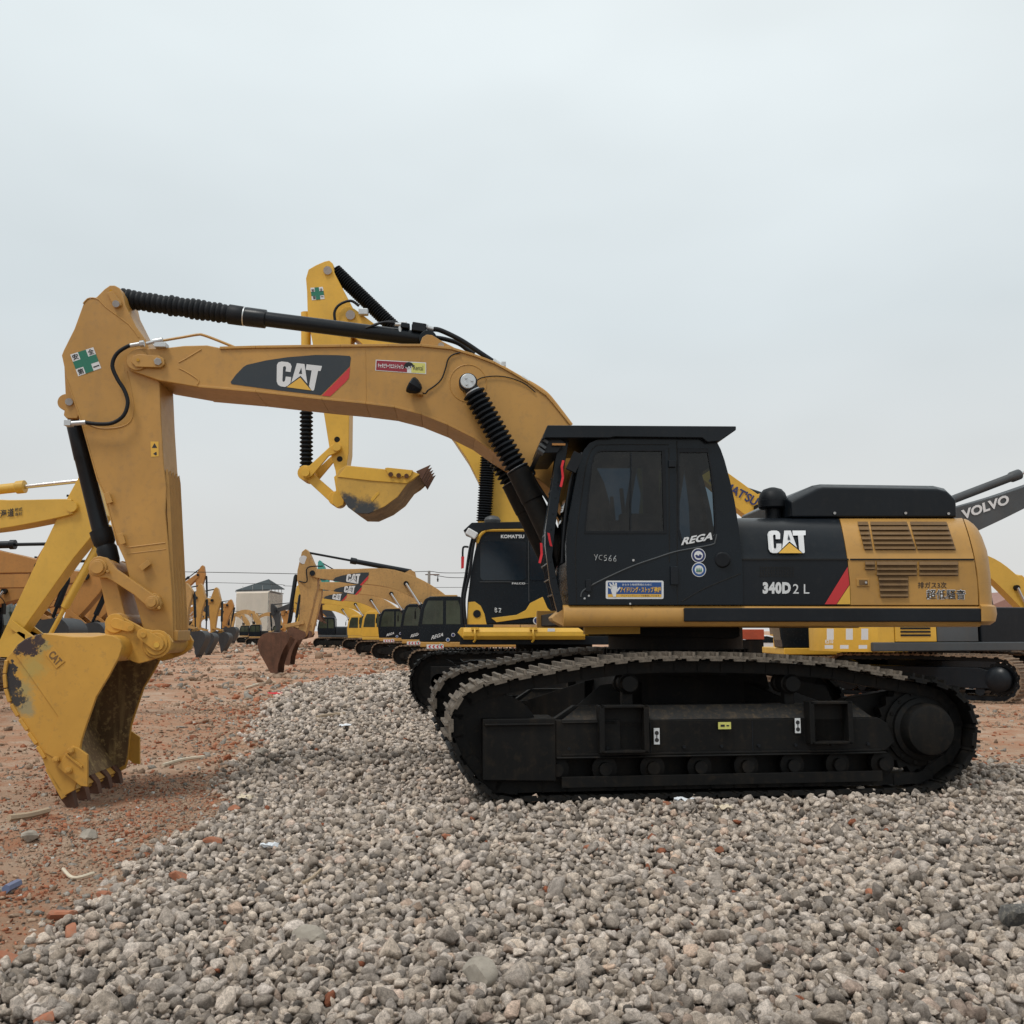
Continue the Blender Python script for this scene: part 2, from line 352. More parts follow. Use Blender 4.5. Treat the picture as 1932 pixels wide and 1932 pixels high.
def grit_material():
    m_, n, l, b = mat_base('gravel_grit'); tc = n.new('ShaderNodeTexCoord').outputs['Object']
    vo = n.new('ShaderNodeTexVoronoi'); vo.inputs['Scale'].default_value = 22; l.new(tc, vo.inputs[0])
    a, raw = noise(n, l, 30, 6, .8, tc, .3, .7)
    c = mixc(n, l, a, (.025, .021, .018), (.07, .06, .05)); l.new(c, b.inputs['Base Color']); b.inputs['Roughness'].default_value = .95  # bed kept near black, shade of the gaps between stones put into its colour
    bp = n.new('ShaderNodeBump'); bp.inputs['Strength'].default_value = 1; bp.inputs['Distance'].default_value = .03; bp.invert = True; l.new(vo.outputs['Distance'], bp.inputs['Height']); l.new(bp.outputs[0], b.inputs['Normal']); return m_
def stone_material(name, rough_bump=.006):
    m_, n, l, b = mat_base(name); tc = n.new('ShaderNodeTexCoord').outputs['Object']
    at = n.new('ShaderNodeAttribute'); at.attribute_name = 'tone'
    a, raw = noise(n, l, 38, 7, .8, tc, .35, .68); a2, r2 = noise(n, l, 150, 4, .8, tc, .52, .66)
    dk = n.new('ShaderNodeVectorMath'); dk.operation = 'SCALE'; dk.inputs['Scale'].default_value = .42; l.new(at.outputs['Color'], dk.inputs[0])
    lt = n.new('ShaderNodeVectorMath'); lt.operation = 'SCALE'; lt.inputs['Scale'].default_value = 1.28; l.new(at.outputs['Color'], lt.inputs[0])
    c = mixc(n, l, a, dk.outputs[0], lt.outputs[0]); mm = n.new('ShaderNodeMath'); mm.operation = 'MULTIPLY'; l.new(a2, mm.inputs[0]); mm.inputs[1].default_value = .75
    dk2 = n.new('ShaderNodeVectorMath'); dk2.operation = 'SCALE'; dk2.inputs['Scale'].default_value = .35; l.new(at.outputs['Color'], dk2.inputs[0])
    l.new(mixc(n, l, mm.outputs[0], c, dk2.outputs[0]), b.inputs['Base Color']); b.inputs['Roughness'].default_value = .92; b.inputs['Specular IOR Level'].default_value = .25
    ad = n.new('ShaderNodeMath'); ad.operation = 'ADD'; l.new(raw, ad.inputs[0]); ad.inputs[1].default_value = 0
    bp = n.new('ShaderNodeBump'); bp.inputs['Strength'].default_value = .9; bp.inputs['Distance'].default_value = rough_bump * 3; l.new(ad.outputs[0], bp.inputs['Height'])
    l.new(bp.outputs[0], b.inputs['Normal']); return m_

xs = graded(-1600, 1600, -8, 9, .055, 1.05); ys = graded(-60, 3000, 3.0, 20, .055, 1.035)
ground = grid_mesh('ground', xs, ys, clay_h, soil_material(), 'structure')
xs = graded(-14.5, 14.5, -6, 8, .07, 1.04); ys = graded(-6.5, 41, 3.0, 16, .07, 1.02)
gravel_bed = grid_mesh('gravel_bed', xs, ys, pad_h, grit_material(), 'structure')

# ---- stones: angular lumps merged into one sheet of gravel
def ico(sub):
    bm = bmesh.new(); bmesh.ops.create_icosphere(bm, subdivisions=sub, radius=1)
    v = np.array([x.co[:] for x in bm.verts]); f = np.array([[q.index for q in p.verts] for p in bm.faces]); bm.free(); return v, f
def lump_variants(sub, k, planes=15, rough=.05, dmin=.42):
    v, f = ico(sub); out = []
    for i in range(k):
        nrm = rng.normal(size=(planes, 3)); nrm /= np.linalg.norm(nrm, axis=1)[:, None]; d = rng.uniform(dmin, .82, planes)
        dots = v @ nrm.T; r = np.min(np.where(dots > .05, d / np.maximum(dots, .05), 9), axis=1); r = np.minimum(r, 1.22)
        r = r + rng.normal(0, rough, len(v)); out.append(v * r[:, None])
    return np.array(out), f
def scatter(name, P, size, sub, tones, mat, flatz=.78, kind='stuff', variants=40, rough=.03, elong=.32, planes=14):
    size = size * 1.22; rough = .016 if sub == 3 else rough
    V, Fc = lump_variants(sub, variants, planes, rough); n = len(P); nv = V.shape[1]
    idx = rng.integers(0, variants, n); base = V[idx]
    sc = np.stack([1 + rng.uniform(-elong, elong * 1.4, n), 1 + rng.uniform(-elong, elong, n), flatz + rng.uniform(-.15, .2, n)], 1) * (size[:, None] / 2)
    base = base * sc[:, None, :]
    a = rng.uniform(0, 2 * np.pi, n); tx = rng.normal(0, .6, n); ty = rng.normal(0, .6, n)
    def rot(ax, th):
        c, s = np.cos(th), np.sin(th); z = np.zeros(n); o = np.ones(n)
        if ax == 'z': return np.stack([c, -s, z, s, c, z, z, z, o], 1).reshape(n, 3, 3)
        if ax == 'x': return np.stack([o, z, z, z, c, -s, z, s, c], 1).reshape(n, 3, 3)
        return np.stack([c, z, s, z, o, z, -s, z, c], 1).reshape(n, 3, 3)
    Rm = rot('z', a) @ rot('x', tx) @ rot('y', ty)
    co = np.einsum('nij,nvj->nvi', Rm, base) + P[:, None, :]
    fa = (Fc[None] + (np.arange(n) * nv)[:, None, None]).reshape(-1, 3)
    return co.reshape(-1, 3).astype(np.float32), fa.astype(np.int32), np.repeat(tones, nv, 0).astype(np.float32), mat
def join_meshes(name, parts, kind):
    off = 0; F_ = []
    for p in parts: F_.append(p[1] + off); off += len(p[0])
    co = np.concatenate([p[0] for p in parts]); fa = np.concatenate(F_); tn = np.concatenate([p[2] for p in parts])
    me = bpy.data.meshes.new(name); me.vertices.add(len(co)); me.vertices.foreach_set('co', co.ravel())
    me.loops.add(fa.size); me.loops.foreach_set('vertex_index', fa.ravel()); me.polygons.add(len(fa))
    me.polygons.foreach_set('loop_start', (np.arange(len(fa)) * 3).astype(np.int32)); me.polygons.foreach_set('use_smooth', np.ones(len(fa), bool)); me.update(calc_edges=True)
    at = me.color_attributes.new('tone', 'FLOAT_COLOR', 'POINT'); cc = np.ones((len(co), 4), np.float32); cc[:, :3] = tn; at.data.foreach_set('color', cc.ravel())
    me.materials.append(parts[0][3]); o = link_mesh(name, me); o['kind'] = kind; return o
def tones_grey(n):
    g = rng.uniform(.28, .80, n); w = rng.uniform(0, 1, n)
    t = np.stack([g * (1.10 + .05 * w), g * (.95 - .01 * w), g * (.835 - .08 * w)], 1)
    k = rng.random(n); t[k < .05] *= .5; pk = (k > .95); t[pk] *= np.array([1.04, .92, .86]); rd = k > .996; t[rd] = np.array([.36, .13, .07]); return t
def jit_grid(x0, x1, y0, y1, st):
    X, Y = np.meshgrid(np.arange(x0, x1, st), np.arange(y0, y1, st)); X = X.ravel() + rng.uniform(-.5, .5, X.size) * st; Y = Y.ravel() + rng.uniform(-.5, .5, Y.size) * st; return X, Y
def wedge(X, Y, m_=1.0): return np.abs(X) < Y * .56 + m_
mes = []; smat = stone_material('gravel_stone')
def stones(x0, x1, y0, y1, st, sub, smul=1.0, lift=0.0, frac=1.0, m_=1.0):
    X, Y = jit_grid(x0, x1, y0, y1, st); s = pad_sd(X, Y); k = (s > -.15) & wedge(X, Y, m_) & (rng.random(len(X)) < frac * np.clip((s + .3) * 2.2, 0, 1))
    X, Y = X[k], Y[k]; n = len(X); size = np.clip(rng.lognormal(0, .26, n), .6, 1.6) * st * 1.28 * smul
    Z = pad_h(X, Y) + .018 + size * .12 + rng.uniform(-.7, .45, n) * size + lift
    return scatter('g', np.stack([X, Y, Z], 1), size, sub, tones_grey(n), smat)
mes.append(stones(-4, 4.5, 3.5, 5.4, .039, 3, m_=.4)); mes.append(stones(-5, 5.5, 5.4, 6.2, .039, 2))
mes.append(stones(-5, 5.5, 3.3, 6.6, .065, 3, .85, .006, .22))
mes.append(stones(-7, 9, 6.2, 10.5, .039, 2, 1, 0))
mes.append(stones(-7, 9, 6.6, 12, .065, 2, .85, .006, .25))
mes.append(stones(-8, 9, 10.5, 19, .06, 1, 1.0, 0, .9, .4))
mes.append(stones(-10, 4, 19, 40, .10, 1, 1.0, 0, .8, .4))
mes.append(stones(-3.8, 4.2, 3.5, 5.5, .022, 1, 1.0, -.004, .2, .3)); mes.append(stones(-.7, 4.9, 8.75, 9.25, .045, 2, 1.0, .045, .35)); mes.append(stones(2.5, 5.2, 9.2, 9.7, .045, 2, 1.0, .045, .3))
join_meshes('gravel', mes, 'stuff')

# ---- clay rubble: crushed brick and clods
def rubble(x0, x1, y0, y1, st, sub, frac, m_=1.0):
    X, Y = jit_grid(x0, x1, y0, y1, st); s = pad_sd(X, Y); near = np.exp(-np.abs(s + .3) / .9)
    dens = np.clip((fbm(X * .5 + 9, Y * .5, 3) - .45) * 3.2, .08, 1) + near * .9
    k = (s < .25) & wedge(X, Y, m_) & (rng.random(len(X)) < frac * np.clip(dens, 0, 1)); X, Y = X[k], Y[k]; n = len(X); near = near[k]
    size = np.clip(rng.lognormal(0, .5, n), .35, 3.2) * st * .62
    u = rng.random(n)[:, None]; red = np.array([.50, .20, .11]) * rng.uniform(.6, 1.15, (n, 1)); cl = np.array([.48, .335, .235]) * rng.uniform(.6, 1.2, (n, 1)); gy = np.array([.40, .36, .31]) * rng.uniform(.6, 1.2, (n, 1))
    cl_ = np.clip((fbm(X * .9 + 40, Y * .9, 3) - .5) * 6, 0, 1)[:, None]; t = np.where(u < .08 + .30 * cl_ + .28 * near[:, None], red, np.where(u < .82, cl, gy)); t = np.where(rng.random((n, 1)) < .012, np.array([[.7, .68, .62]]), t)
    Z = clay_h(X, Y) + size * .10
    return scatter('r', np.stack([X, Y, Z], 1), size, sub, t, rmat, flatz=.42, rough=.07, elong=.45, planes=9)
rmat = stone_material('rubble_chip', .004)
join_meshes('rubble', [rubble(-8, 0, 4.5, 12, .034, 1, .8), rubble(-14, 2, 12, 24, .07, 1, .6), rubble(-32, 4, 24, 60, .17, 1, .55), rubble(5, 16, 10.5, 24, .07, 1, .75), rubble(5, 40, 24, 50, .2, 1, .5), rubble(-60, 5, 60, 130, .45, 1, .5)], 'stuff')

# ------------------------------------------------------------------ track building shared by all excavators
def resample(path, n):
    P = [Vector(p) for p in path]; P.append(P[0]); L = [0]
    for a, b in zip(P, P[1:]): L.append(L[-1] + (b - a).length)
    T = L[-1]; out = []; j = 0
    for i in range(n):
        d = T * (i + .5) / n
        while L[j + 1] < d: j += 1
        a, b = P[j], P[j + 1]; t = (d - L[j]) / max(1e-9, L[j + 1] - L[j]); out.append(a.lerp(b, t))
    return out, T / n
def shoe_geo(pitch, width, th=.022, gr=.036):
    m_ = MB(); w = pitch * .90
    m_.box((0, 0, -th / 2), (w, width, th))
    for x in (-.30, .16): m_.box((x * w, 0, gr / 2), (.026, width * .985, gr + .004))
    for sv in (-1, 1): m_.loft([[(x0, sv * (width / 2 - .002), z0), (x1, sv * (width / 2 - .002), z0), (x1 - .01, sv * (width / 2 - .002), z1), (x0 + .01, sv * (width / 2 - .002), z1)] if k == 0 else [(x0, sv * (width / 2 - .03), z0), (x1, sv * (width / 2 - .03), z0), (x1 - .01, sv * (width / 2 - .03), z1), (x0 + .01, sv * (width / 2 - .03), z1)] for k in (0, 1) for x0, x1, z0, z1 in ((-w * .22, w * .42, -.002, -.045),)])
    m_.box((-w * .5, 0, -th * 1.1), (w * .18, width * .97, th * .7)); return m_
def shoe_places(path, n):
    pts, pitch = resample(path, n); out = []
    for i, p in enumerate(pts):
        a, b = pts[i - 1], pts[(i + 1) % n]; t = (b - a).normalized(); out.append((p, math.atan2(t.y, t.x)))
    return out, pitch
def merged_shoes(path, n, v, width, flip=1):
    pl, pitch = shoe_places(path, n); g = shoe_geo(pitch, width); m_ = MB()
    for p, a in pl:
        Mx = Matrix.Translation((p.x, v, p.y)) @ Matrix.Rotation(-a, 4, 'Y') @ Matrix.Rotation(math.pi if flip < 0 else 0, 4, 'X')
        m_.add([Mx @ Vector(q) for q in g.v], g.f)
    return m_
def band(path, off, v0, v1, th=.05):
    """belt running inside the shoes"""
    P = [Vector(p) for p in path]; n = len(P); o, i_ = [], []
    c = sum(P, Vector((0, 0))) / n
    for k in range(n):
        t = (P[(k + 1) % n] - P[k - 1]).normalized(); nr = Vector((-t.y, t.x))
        if nr.dot(P[k] - c) > 0: nr = -nr
        o.append(P[k] + nr * off); i_.append(P[k] + nr * (off + th))
    m_ = MB(); vs = [(p.x, v0, p.y) for p in o] + [(p.x, v1, p.y) for p in o] + [(p.x, v0, p.y) for p in i_] + [(p.x, v1, p.y) for p in i_]; fs = []
    for k in range(n):
        j = (k + 1) % n; fs += [(k, j, n + j, n + k), (2 * n + k, 3 * n + k, 3 * n + j, 2 * n + j), (k, 2 * n + k, 2 * n + j, j), (n + k, n + j, 3 * n + j, 3 * n + k)]
    return m_.add(vs, fs)
def sprocket_geo(c, r, v0, v1, teeth=21):
    pts = []
    for i in range(teeth * 2):
        a = math.pi * i / teeth; rr = r if i % 2 == 0 else r * .88; pts.append((c[0] + math.cos(a) * rr, c[1] + math.sin(a) * rr))
    return MB().prism(pts, v0, v1)
def bellows_profile(L, r_in, r_out, n, sharp=.5):
    pr = [(0, r_in)]
    for i in range(n): a = L * i / n; b = L / n; pr += [(a + b * .5 - b * sharp * .2, r_out), (a + b * .5 + b * sharp * .2, r_out), (a + b * .98, r_in)]
    return pr

# ================================================================== MAIN EXCAVATOR
U = Frame(1.82, 11.05, R(3.5)); UA = R(7.5); D_ = Frame(1.82, 11.05, UA)
q, sh = U.q, U.sh
def PX(pts, v): return [sh(x, y, v) for x, y in pts]
EX = thing('excavator', 'large ochre and black excavator in the foreground, bucket resting on the red soil', 'excavator', U.o, U.a)
DZ = UA - U.a      # undercarriage turned a little against the upper body
def part(name, mb, mat, parent=EX, bevel=0.008, **k): return obj(name, mb, mat, parent, bevel, **k)

# ---- undercarriage (own direction)
dq, dsh = D_.q, D_.sh
VO, VI = -1.67, -1.07
TRK = [(934,1499),(900,1480),(872,1450),(853,1408),(845,1366),(854,1335),(868,1312),(888,1298),(914,1288),(958,1278),(1000,1270),(1040,1263),(1080,1256),(1121,1250),(1173,1243),(1215,1240),(1260,1238),(1337,1238),(1400,1239),(1463,1241),(1520,1245),(1585,1251),(1640,1262),(1692,1272),(1740,1280),(1784,1290),(1815,1310),(1838,1340),(1845,1375),(1841,1420),(1822,1452),(1795,1468),(1758,1475)]
tp = [Vector(dsh(x, y, VO)) for x, y in TRK]
for p in (tp[0], tp[-1]): p.y = max(p.y, .0)
tp[0].y = tp[-1].y = .012
tpath = [Vector((p.x, p.y)) for p in tp]
NSH = 50
places, pitch = shoe_places(tpath, NSH)
g = shoe_geo(pitch, .60); 
def shoe_mesh(mat, nm):
    me = bpy.data.meshes.new(nm); me.from_pydata(g.v, [], g.f); me.materials.append(mat); return me
sm_worn, sm_black = shoe_mesh(M['shoe'], 'track_shoe'), shoe_mesh(M['under'], 'track_shoe')
sm_worn.materials[0] = M['shoe']
for side, v in ((-1, -1.37), (1, 1.37)):
    tr = part('track', band(tpath, .05, v - .11, v + .11, .11), M['under'], rz=DZ, bevel=0)
    rest = MB()
    for i, (p, a) in enumerate(places):
        top = p.y > .5 and p.x < 1.9
        Mx = Matrix.Translation((p.x, v, p.y)) @ Matrix.Rotation(-a, 4, 'Y')
        if side == 1 and p.y < .35 and p.x > -1.6:
            rest.add([Mx @ Vector(t) for t in g.v], g.f); continue
        o = bpy.data.objects.new('track_shoe', sm_worn if top else sm_black); COL.objects.link(o); o.parent = tr; o.matrix_local = Mx
    if rest.v:
        ro = part('track_shoe_run', rest, M['under'], tr, bevel=0); ro['kind'] = 'stuff'
    # link pins and chain plates
    ch = MB()
    for i, (p, a) in enumerate(places):
        nx = Vector((-math.sin(a), math.cos(a))); c = p - nx * .10
        for dv in (-.1, .1): ch.box((c.x, v + dv, c.y), (pitch * .92, .035, .10), ry=-a)
    part('chain_links', ch, M['under'], tr, bevel=0)
    # wheels
    ic = dsh(926, 1392, VO); sp = dsh(1758, 1378, VO)
    w = part('idler', MB().disc((ic[0] + .08, ic[1] - .02), v - .09, v + .09, .40, 32).disc((ic[0] + .08, ic[1] - .02), v - .16, v + .16, .15, 20), M['under'], rz=DZ)
    w = part('sprocket', sprocket_geo((sp[0], sp[1]), .45, v - .06, v + .06), M['under'], rz=DZ, bevel=.004)
    part('motor_bracket', MB().prism([dsh(x, y, -1.3) for x, y in ((1560, 1345), (1600, 1318), (1680, 1303), (1760, 1318), (1790, 1380), (1760, 1440), (1640, 1440))], *sorted((v - side * .10, v - side * .24))), M['under'], rz=DZ)
    hub = MB(); vs = v - .06 if side < 0 else v + .06; s_ = side
    hub.lathe((sp[0], vs, sp[1]), (sp[0], vs + s_, sp[1]), [(0, .36), (.03, .36), (.05, .30), (.09, .30), (.11, .255), (.20, .25), (.235, .235), (.245, .2)], 36)
    for k in range(14):
        a = 2 * math.pi * k / 14; hub.cyl((sp[0] + .33 * math.cos(a), vs, sp[1] + .33 * math.sin(a)), (sp[0] + .33 * math.cos(a), vs + s_ * .05, sp[1] + .33 * math.sin(a)), .018, n=8)
    part('final_drive', hub, M['under'], w, bevel=0)
    for k in range(8):
        x = -1.62 + k * .46
        part('track_roller', MB().lathe((x, v - .2, .27), (x, v + .2, .27), [(0, .06), (.05, .06), (.06, .12), (.12, .12), (.13, .095), (.27, .095), (.28, .12), (.34, .12), (.35, .06), (.4, .06)], 18), M['under'], rz=DZ, bevel=0)
    for px_ in (1195, 1507):
        c = dsh(px_, 1288, VO)
        part('carrier_roller', MB().lathe((c[0], v - .17, c[1] - .02), (c[0], v + .2, c[1] - .02), [(0, .075), (.05, .085), (.06, .1), (.12, .1), (.13, .08), (.25, .08), (.26, .1), (.33, .1)], 18).box((c[0], v + .02 * side, c[1] - .18), (.10, .10, .26)), M['under'], rz=DZ, bevel=.006)
    # frame beam
    f = MB(); vn = v - .20; vf = v + .20
    zt = dsh(1300, 1358, -1.57)[1]; zb = dsh(1300, 1423, -1.57)[1]; x0 = dsh(1049, 1400, -1.57)[0]; x1 = dsh(1670, 1400, -1.57)[0]
    f.prism([(x0, zb), (x1, zb), (x1 + .1, zb + .08), (x1 + .04, zt - .06), (x1 - .06, zt), (x0, zt)], vn, vf)
    f.prism([(x0, zt + .002), (x1 - .08, zt + .002), (x1 - .2, zt + .13), (x0 + .2, zt + .13)], vn + .14, vf - .14)
    f.box(((x0 + x1) / 2, v, zb - .012), (x1 - x0, .46, .02))
    fr = part('track_frame', f, M['under'], rz=DZ, bevel=.012)
    d = MB()      # sloped dusty shelf on the frame
    d.add([(x0 + .05, vn + .01, zt + .004), (x1 - .12, vn + .01, zt + .004), (x1 - .25, vn + .135, zt + .13), (x0 + .25, vn + .135, zt + .13)], [(0, 1, 2, 3)])
    part('mud_shelf', d, M['deck'], fr, bevel=0)
    part('roller_backing', MB().box(((x0 + x1) / 2, v + .02, .235), (x1 - x0 + .1, .03, .36)), M['under'], fr, bevel=0)  # added plate behind the rollers, keeps the gap below the frame dark
    t = MB(); t.box(((x0 + x1) / 2, vn - .006, zb + .012), (x1 - x0 - .1, .03, .02)); t.box(((x0 + x1) / 2, vn - .003, .16), (x1 - x0 - .1, .03, .10)); part('guide_guard', t, M['under'], fr, bevel=.004)
    if side < 0:
        fb = MB()
        for k in range(9): fb.cyl((x0 + .12 + k * (x1 - x0 - .3) / 8, vn - .02, zb + .07), (x0 + .12 + k * (x1 - x0 - .3) / 8, vn + .01, zb + .07), .016, n=6)
        fb.tube([(x0 + .9, vn - .001, zb + .02), (x0 + .9, vn - .001, zt - .02)], .006, n=5, smooth=0); fb.tube([(x0 + 1.9, vn - .001, zb + .02), (x0 + 1.9, vn - .001, zt - .02)], .006, n=5, smooth=0)
        part('frame_bolts', fb, M['rubber'], fr, bevel=0)
        gd = MB(); p0 = dsh(911, 1357, -1.6); p1 = dsh(1049, 1470, -1.6)
        gd.prism([(p0[0], p1[1]), (p1[0], p1[1] - .02), (p1[0], p0[1]), (p0[0] + .0, p0[1])], -1.60, -1.18)
        gd.box(((p0[0] + p1[0]) / 2, -1.615, p0[1] - .05), (p1[0] - p0[0] - .03, .03, .02)); gd.box((p1[0] + .32, -1.585, p0[1] - .04), (.52, .04, .018))
        gd.prism([(p1[0], p0[1] - .36), (p1[0] + .62, p0[1] - .36), (p1[0] + .62, p0[1] - .02), (p1[0], p0[1] - .02)], -1.585, -1.2)
        part('idler_guard', gd, M['under'], fr, bevel=.012)
        for (a, b, c_, d_) in ((1132, 1223, 1331, 1420), (1527, 1608, 1324, 1403)):
            A = dsh(a, c_, -1.66); B = dsh(b, d_, -1.66); st = MB()
            st.box(((A[0] + B[0]) / 2, -1.61, A[1] - .012), (B[0] - A[0], .14, .024)); st.box(((A[0] + B[0]) / 2, -1.61, B[1] + .012), (B[0] - A[0], .14, .024))
            st.box((A[0] + .015, -1.61, (A[1] + B[1]) / 2), (.05, .14, A[1] - B[1])); st.box((B[0] - .015, -1.61, (A[1] + B[1]) / 2), (.05, .14, A[1] - B[1]))
            st.box(((A[0] + B[0]) / 2, -1.56, (A[1] + B[1]) / 2), (B[0] - A[0], .02, A[1] - B[1]))
            part('boarding_step', st, M['under'], fr, bevel=.006)
        for (x_, y_, w_, h_, mt) in ((1239, 1389, .055, .15, 'white'), (1505, 1369, .055, .14, 'white'), (1367, 1369, .125, .065, 'lime')):
            c = dq(x_, y_, -1.605); stt = part('sticker', MB().box(c, (w_, .006, h_)), M[mt], fr, bevel=0)
            k = MB()
            if mt == 'white':
                for dz in (-.035, .03): k.lathe((c.x, c.y - .0035, c.z + dz), (c.x, c.y - .006, c.z + dz), [(0, .02), (.001, .02), (.0011, .012), (.002, .012)], 14)
                k.box((c.x, c.y - .005, c.z), (.008, .002, .05))
            else: k.box((c.x - .02, c.y - .005, c.z), (.04, .002, .02)); k.box((c.x + .03, c.y - .005, c.z), (.025, .002, .012))
            part('sticker_mark', k, M['ink'], stt, bevel=0)
cb = MB()
cb.prism([(-.95, .52), (.95, .52), (.8, 1.12), (-.8, 1.12)], -.62, .62)
for sx in (-1, 1):
    for sv in (-1, 1):
        cb.loft([[(sx * .5, sv * .55, .5), (sx * .95, sv * .4, .5), (sx * .95, sv * .4, .98), (sx * .5, sv * .55, 1.05)], [(sx * 1.0, sv * 1.2, .42), (sx * 1.5, sv * 1.2, .42), (sx * 1.5, sv * 1.2, .72), (sx * 1.0, sv * 1.2, .78)]])
part('car_body', cb, M['under'], rz=DZ, bevel=.01)
tb = MB().lathe((0, 0, 1.08), (0, 0, 2), [(0, .72), (.12, .72), (.13, .78), (.26, .78), (.27, .74), (.42, .74), (.5, .74)], 48)
for k in range(40): a = 2 * math.pi * k / 40; tb.cyl((.79 * math.cos(a), .79 * math.sin(a), 1.22), (.79 * math.cos(a), .79 * math.sin(a), 1.35), .016, n=6)
part('slewing_ring', tb, M['under'], bevel=.004)

# ---- upper frame and skirt
VS = -1.50
HB = q(1400, 1183, VS).z; HT = q(1400, 1141.5, VS).z
XL = q(1063, 1160, VS).x; XR = q(1850, 1160, VS).x
pl = MB().box(((XL + XR) / 2 + .0, 0, HB + .09), (XR - XL - .1, 2.85, .14)).prism(PX([(1125, 1183), (1396, 1183), (1396, 1201), (1385, 1205), (1150, 1200)], -.75), -.75, .75)
part('swing_frame', pl, M['under'], bevel=.01)
def dsec(v, out, h0, h1):     # rounded edge rail cross-section
    pts = []; c = (h0 + h1) / 2; r = (h1 - h0) / 2
    for i in range(9): a = -math.pi / 2 + math.pi * i / 8; pts.append((v - abs(math.cos(a)) ** .6 * .10 * out, c + r * math.sin(a)))
    return pts
for side in (-1, 1):
    sec = dsec(0, 1, HB, HT); vb = 1.43
    secs = [[(x, side * (vb + abs(a_)), h) for a_, h in [(0, HB)] + [(abs(t[0]), t[1]) for t in sec] + [(0, HT)]] for x in (XL, XR)]
    sk = part('side_rail', MB().loft(secs), M['cat'], bevel=.004)
    if side < 0:
        x0 = q(1290, 1160, -1.53).x; x1 = q(1850, 1160, -1.53).x; h0 = q(1400, 1173, -1.55).z; h1 = q(1400, 1147, -1.55).z
        part('rubber_strip', MB().box(((x0 + x1) / 2, -1.53, (h0 + h1) / 2), (x1 - x0, .05, h1 - h0)), M['black'], sk, bevel=.012)
fr = MB(); fr.prism(PX([(1103, 1183), (1208, 1182), (1208, 1196), (1103, 1197)], -1.0), -1.0, -.9); part('frame_member', fr, M['kom'], bevel=.004)
nose = MB().prism(PX([(1063, 1146), (1040, 1165), (1043, 1172), (1064, 1183)], -1.42), -1.42, -1.1); part('rail_nose', nose, M['old'], bevel=.01)

# ---- engine housing: side profile as function of the row in the photo-plane
SVk = [(1142, -1.50), (1056, -1.50), (1052, -1.485), (1040, -1.475), (1015, -1.43), (997, -1.36), (986, -1.27), (980, -1.17), (977.5, -1.05)]
def SV(py): return float(np.interp(-py, [-k[0] for k in SVk], [k[1] for k in SVk]))
def S(px, py, e=0.0): v = SV(py) - e; return q(px, py, v)
def hood(x0, x1, mat, name, xt0=None, xt1=None, rows=(1142,1100,1056,1052,1040,1015,997,986,980,977.5), inset=None):
    secs = []
    cols = np.linspace(0, 1, 7)
    for t in cols:
        sec = []
        for r_ in rows:
            k = (1142 - r_) / 164.5; a = x0 + (xt0 - x0) * k ** 2 if xt0 else x0; b = x1 + (xt1 - x1) * k ** 2 if xt1 else x1
            sec.append(S(a + (b - a) * t, r_))
        top = sec[-1]; sec.append(Vector((top.x, -.2, top.z + .015))); sec.append(Vector((top.x, 1.05, top.z))); sec.append(Vector((sec[4].x, 1.42, sec[4].z))); sec.append(Vector((sec[0].x, 1.48, sec[0].z)))
        secs.append(sec)
    return part(name, MB().loft(secs), mat, bevel=.006)
blk = hood(1396, 1604.2, M['black'], 'front_panel', 1391, 1583)
yel = hood(1605.2, 1846.5, M['cat'], 'engine_door', 1584, 1816)
# groove shadow between the two panel levels, painted as dark surface strips
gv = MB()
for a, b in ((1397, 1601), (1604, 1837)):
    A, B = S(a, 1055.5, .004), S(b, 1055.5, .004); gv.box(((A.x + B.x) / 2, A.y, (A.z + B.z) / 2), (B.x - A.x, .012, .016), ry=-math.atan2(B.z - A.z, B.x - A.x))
part('groove_shade', gv, M['dark'], yel, bevel=0)
# louvres
def louvre(xa, xb, ya, yb, n, xa2=None, xb2=None):
    xa2 = xa if xa2 is None else xa2; xb2 = xb if xb2 is None else xb2
    def XX(t, l): return (xa + (xa2 - xa) * t) if l else (xb + (xb2 - xb) * t)
    back = MB(); K = n * 2
    for k in range(K):
        t0, t1 = k / K, (k + 1) / K; y0, y1 = ya + (yb - ya) * t0, ya + (yb - ya) * t1
        back.quad(S(XX(t0, 1), y0, .003), S(XX(t0, 0), y0, .003), S(XX(t1, 0), y1, .003), S(XX(t1, 1), y1, .003))
    bo = part('louvre', back, M['louver'], yel, bevel=0, recalc=False, smooth=False); bl = MB()  # brown sheet on the surface, shade of the slots put into its colour
    for k in range(n):
        t0, t1 = (k + .05) / n, (k + .72) / n; y0, y1 = ya + (yb - ya) * t0, ya + (yb - ya) * t1
        a, b_ = S(XX(t0, 1) + .5, y0, .004), S(XX(t0, 0) - .5, y0, .004); c, d = S(XX(t1, 0) - .5, y1, .030), S(XX(t1, 1) + .5, y1, .030)
        e_, f_ = S(XX(t1, 0) - .5, y1 - 1.2, .004), S(XX(t1, 1) + .5, y1 - 1.2, .004)
        bl.add([a, b_, c, d, e_, f_], [(0, 1, 2, 3), (3, 2, 4, 5), (0, 3, 5), (1, 4, 2)])
    part('louvre_blades', bl, M['louver'], bo, bevel=0)
louvre(1617, 1638, 984, 1038, 6, 1631, 1647); louvre(1641, 1711, 984, 1038, 6, 1651, 1729); louvre(1716, 1786, 984, 1038, 6, 1731, 1804)
louvre(1632, 1651, 1059, 1076, 2); louvre(1654, 1730, 1059, 1087, 3); louvre(1734, 1808, 1059, 1087, 3); louvre(1657, 1714, 1087, 1128, 4, 1661)
# small vent in the black panel
vt = MB()
for i in range(13):
    for j in range(4): vt.box(S(1435 + i * 5.1, 1071 + j * 5.2, .001), (.014, .006, .017))
part('vent_holes', vt, M['dark'], blk, bevel=0)
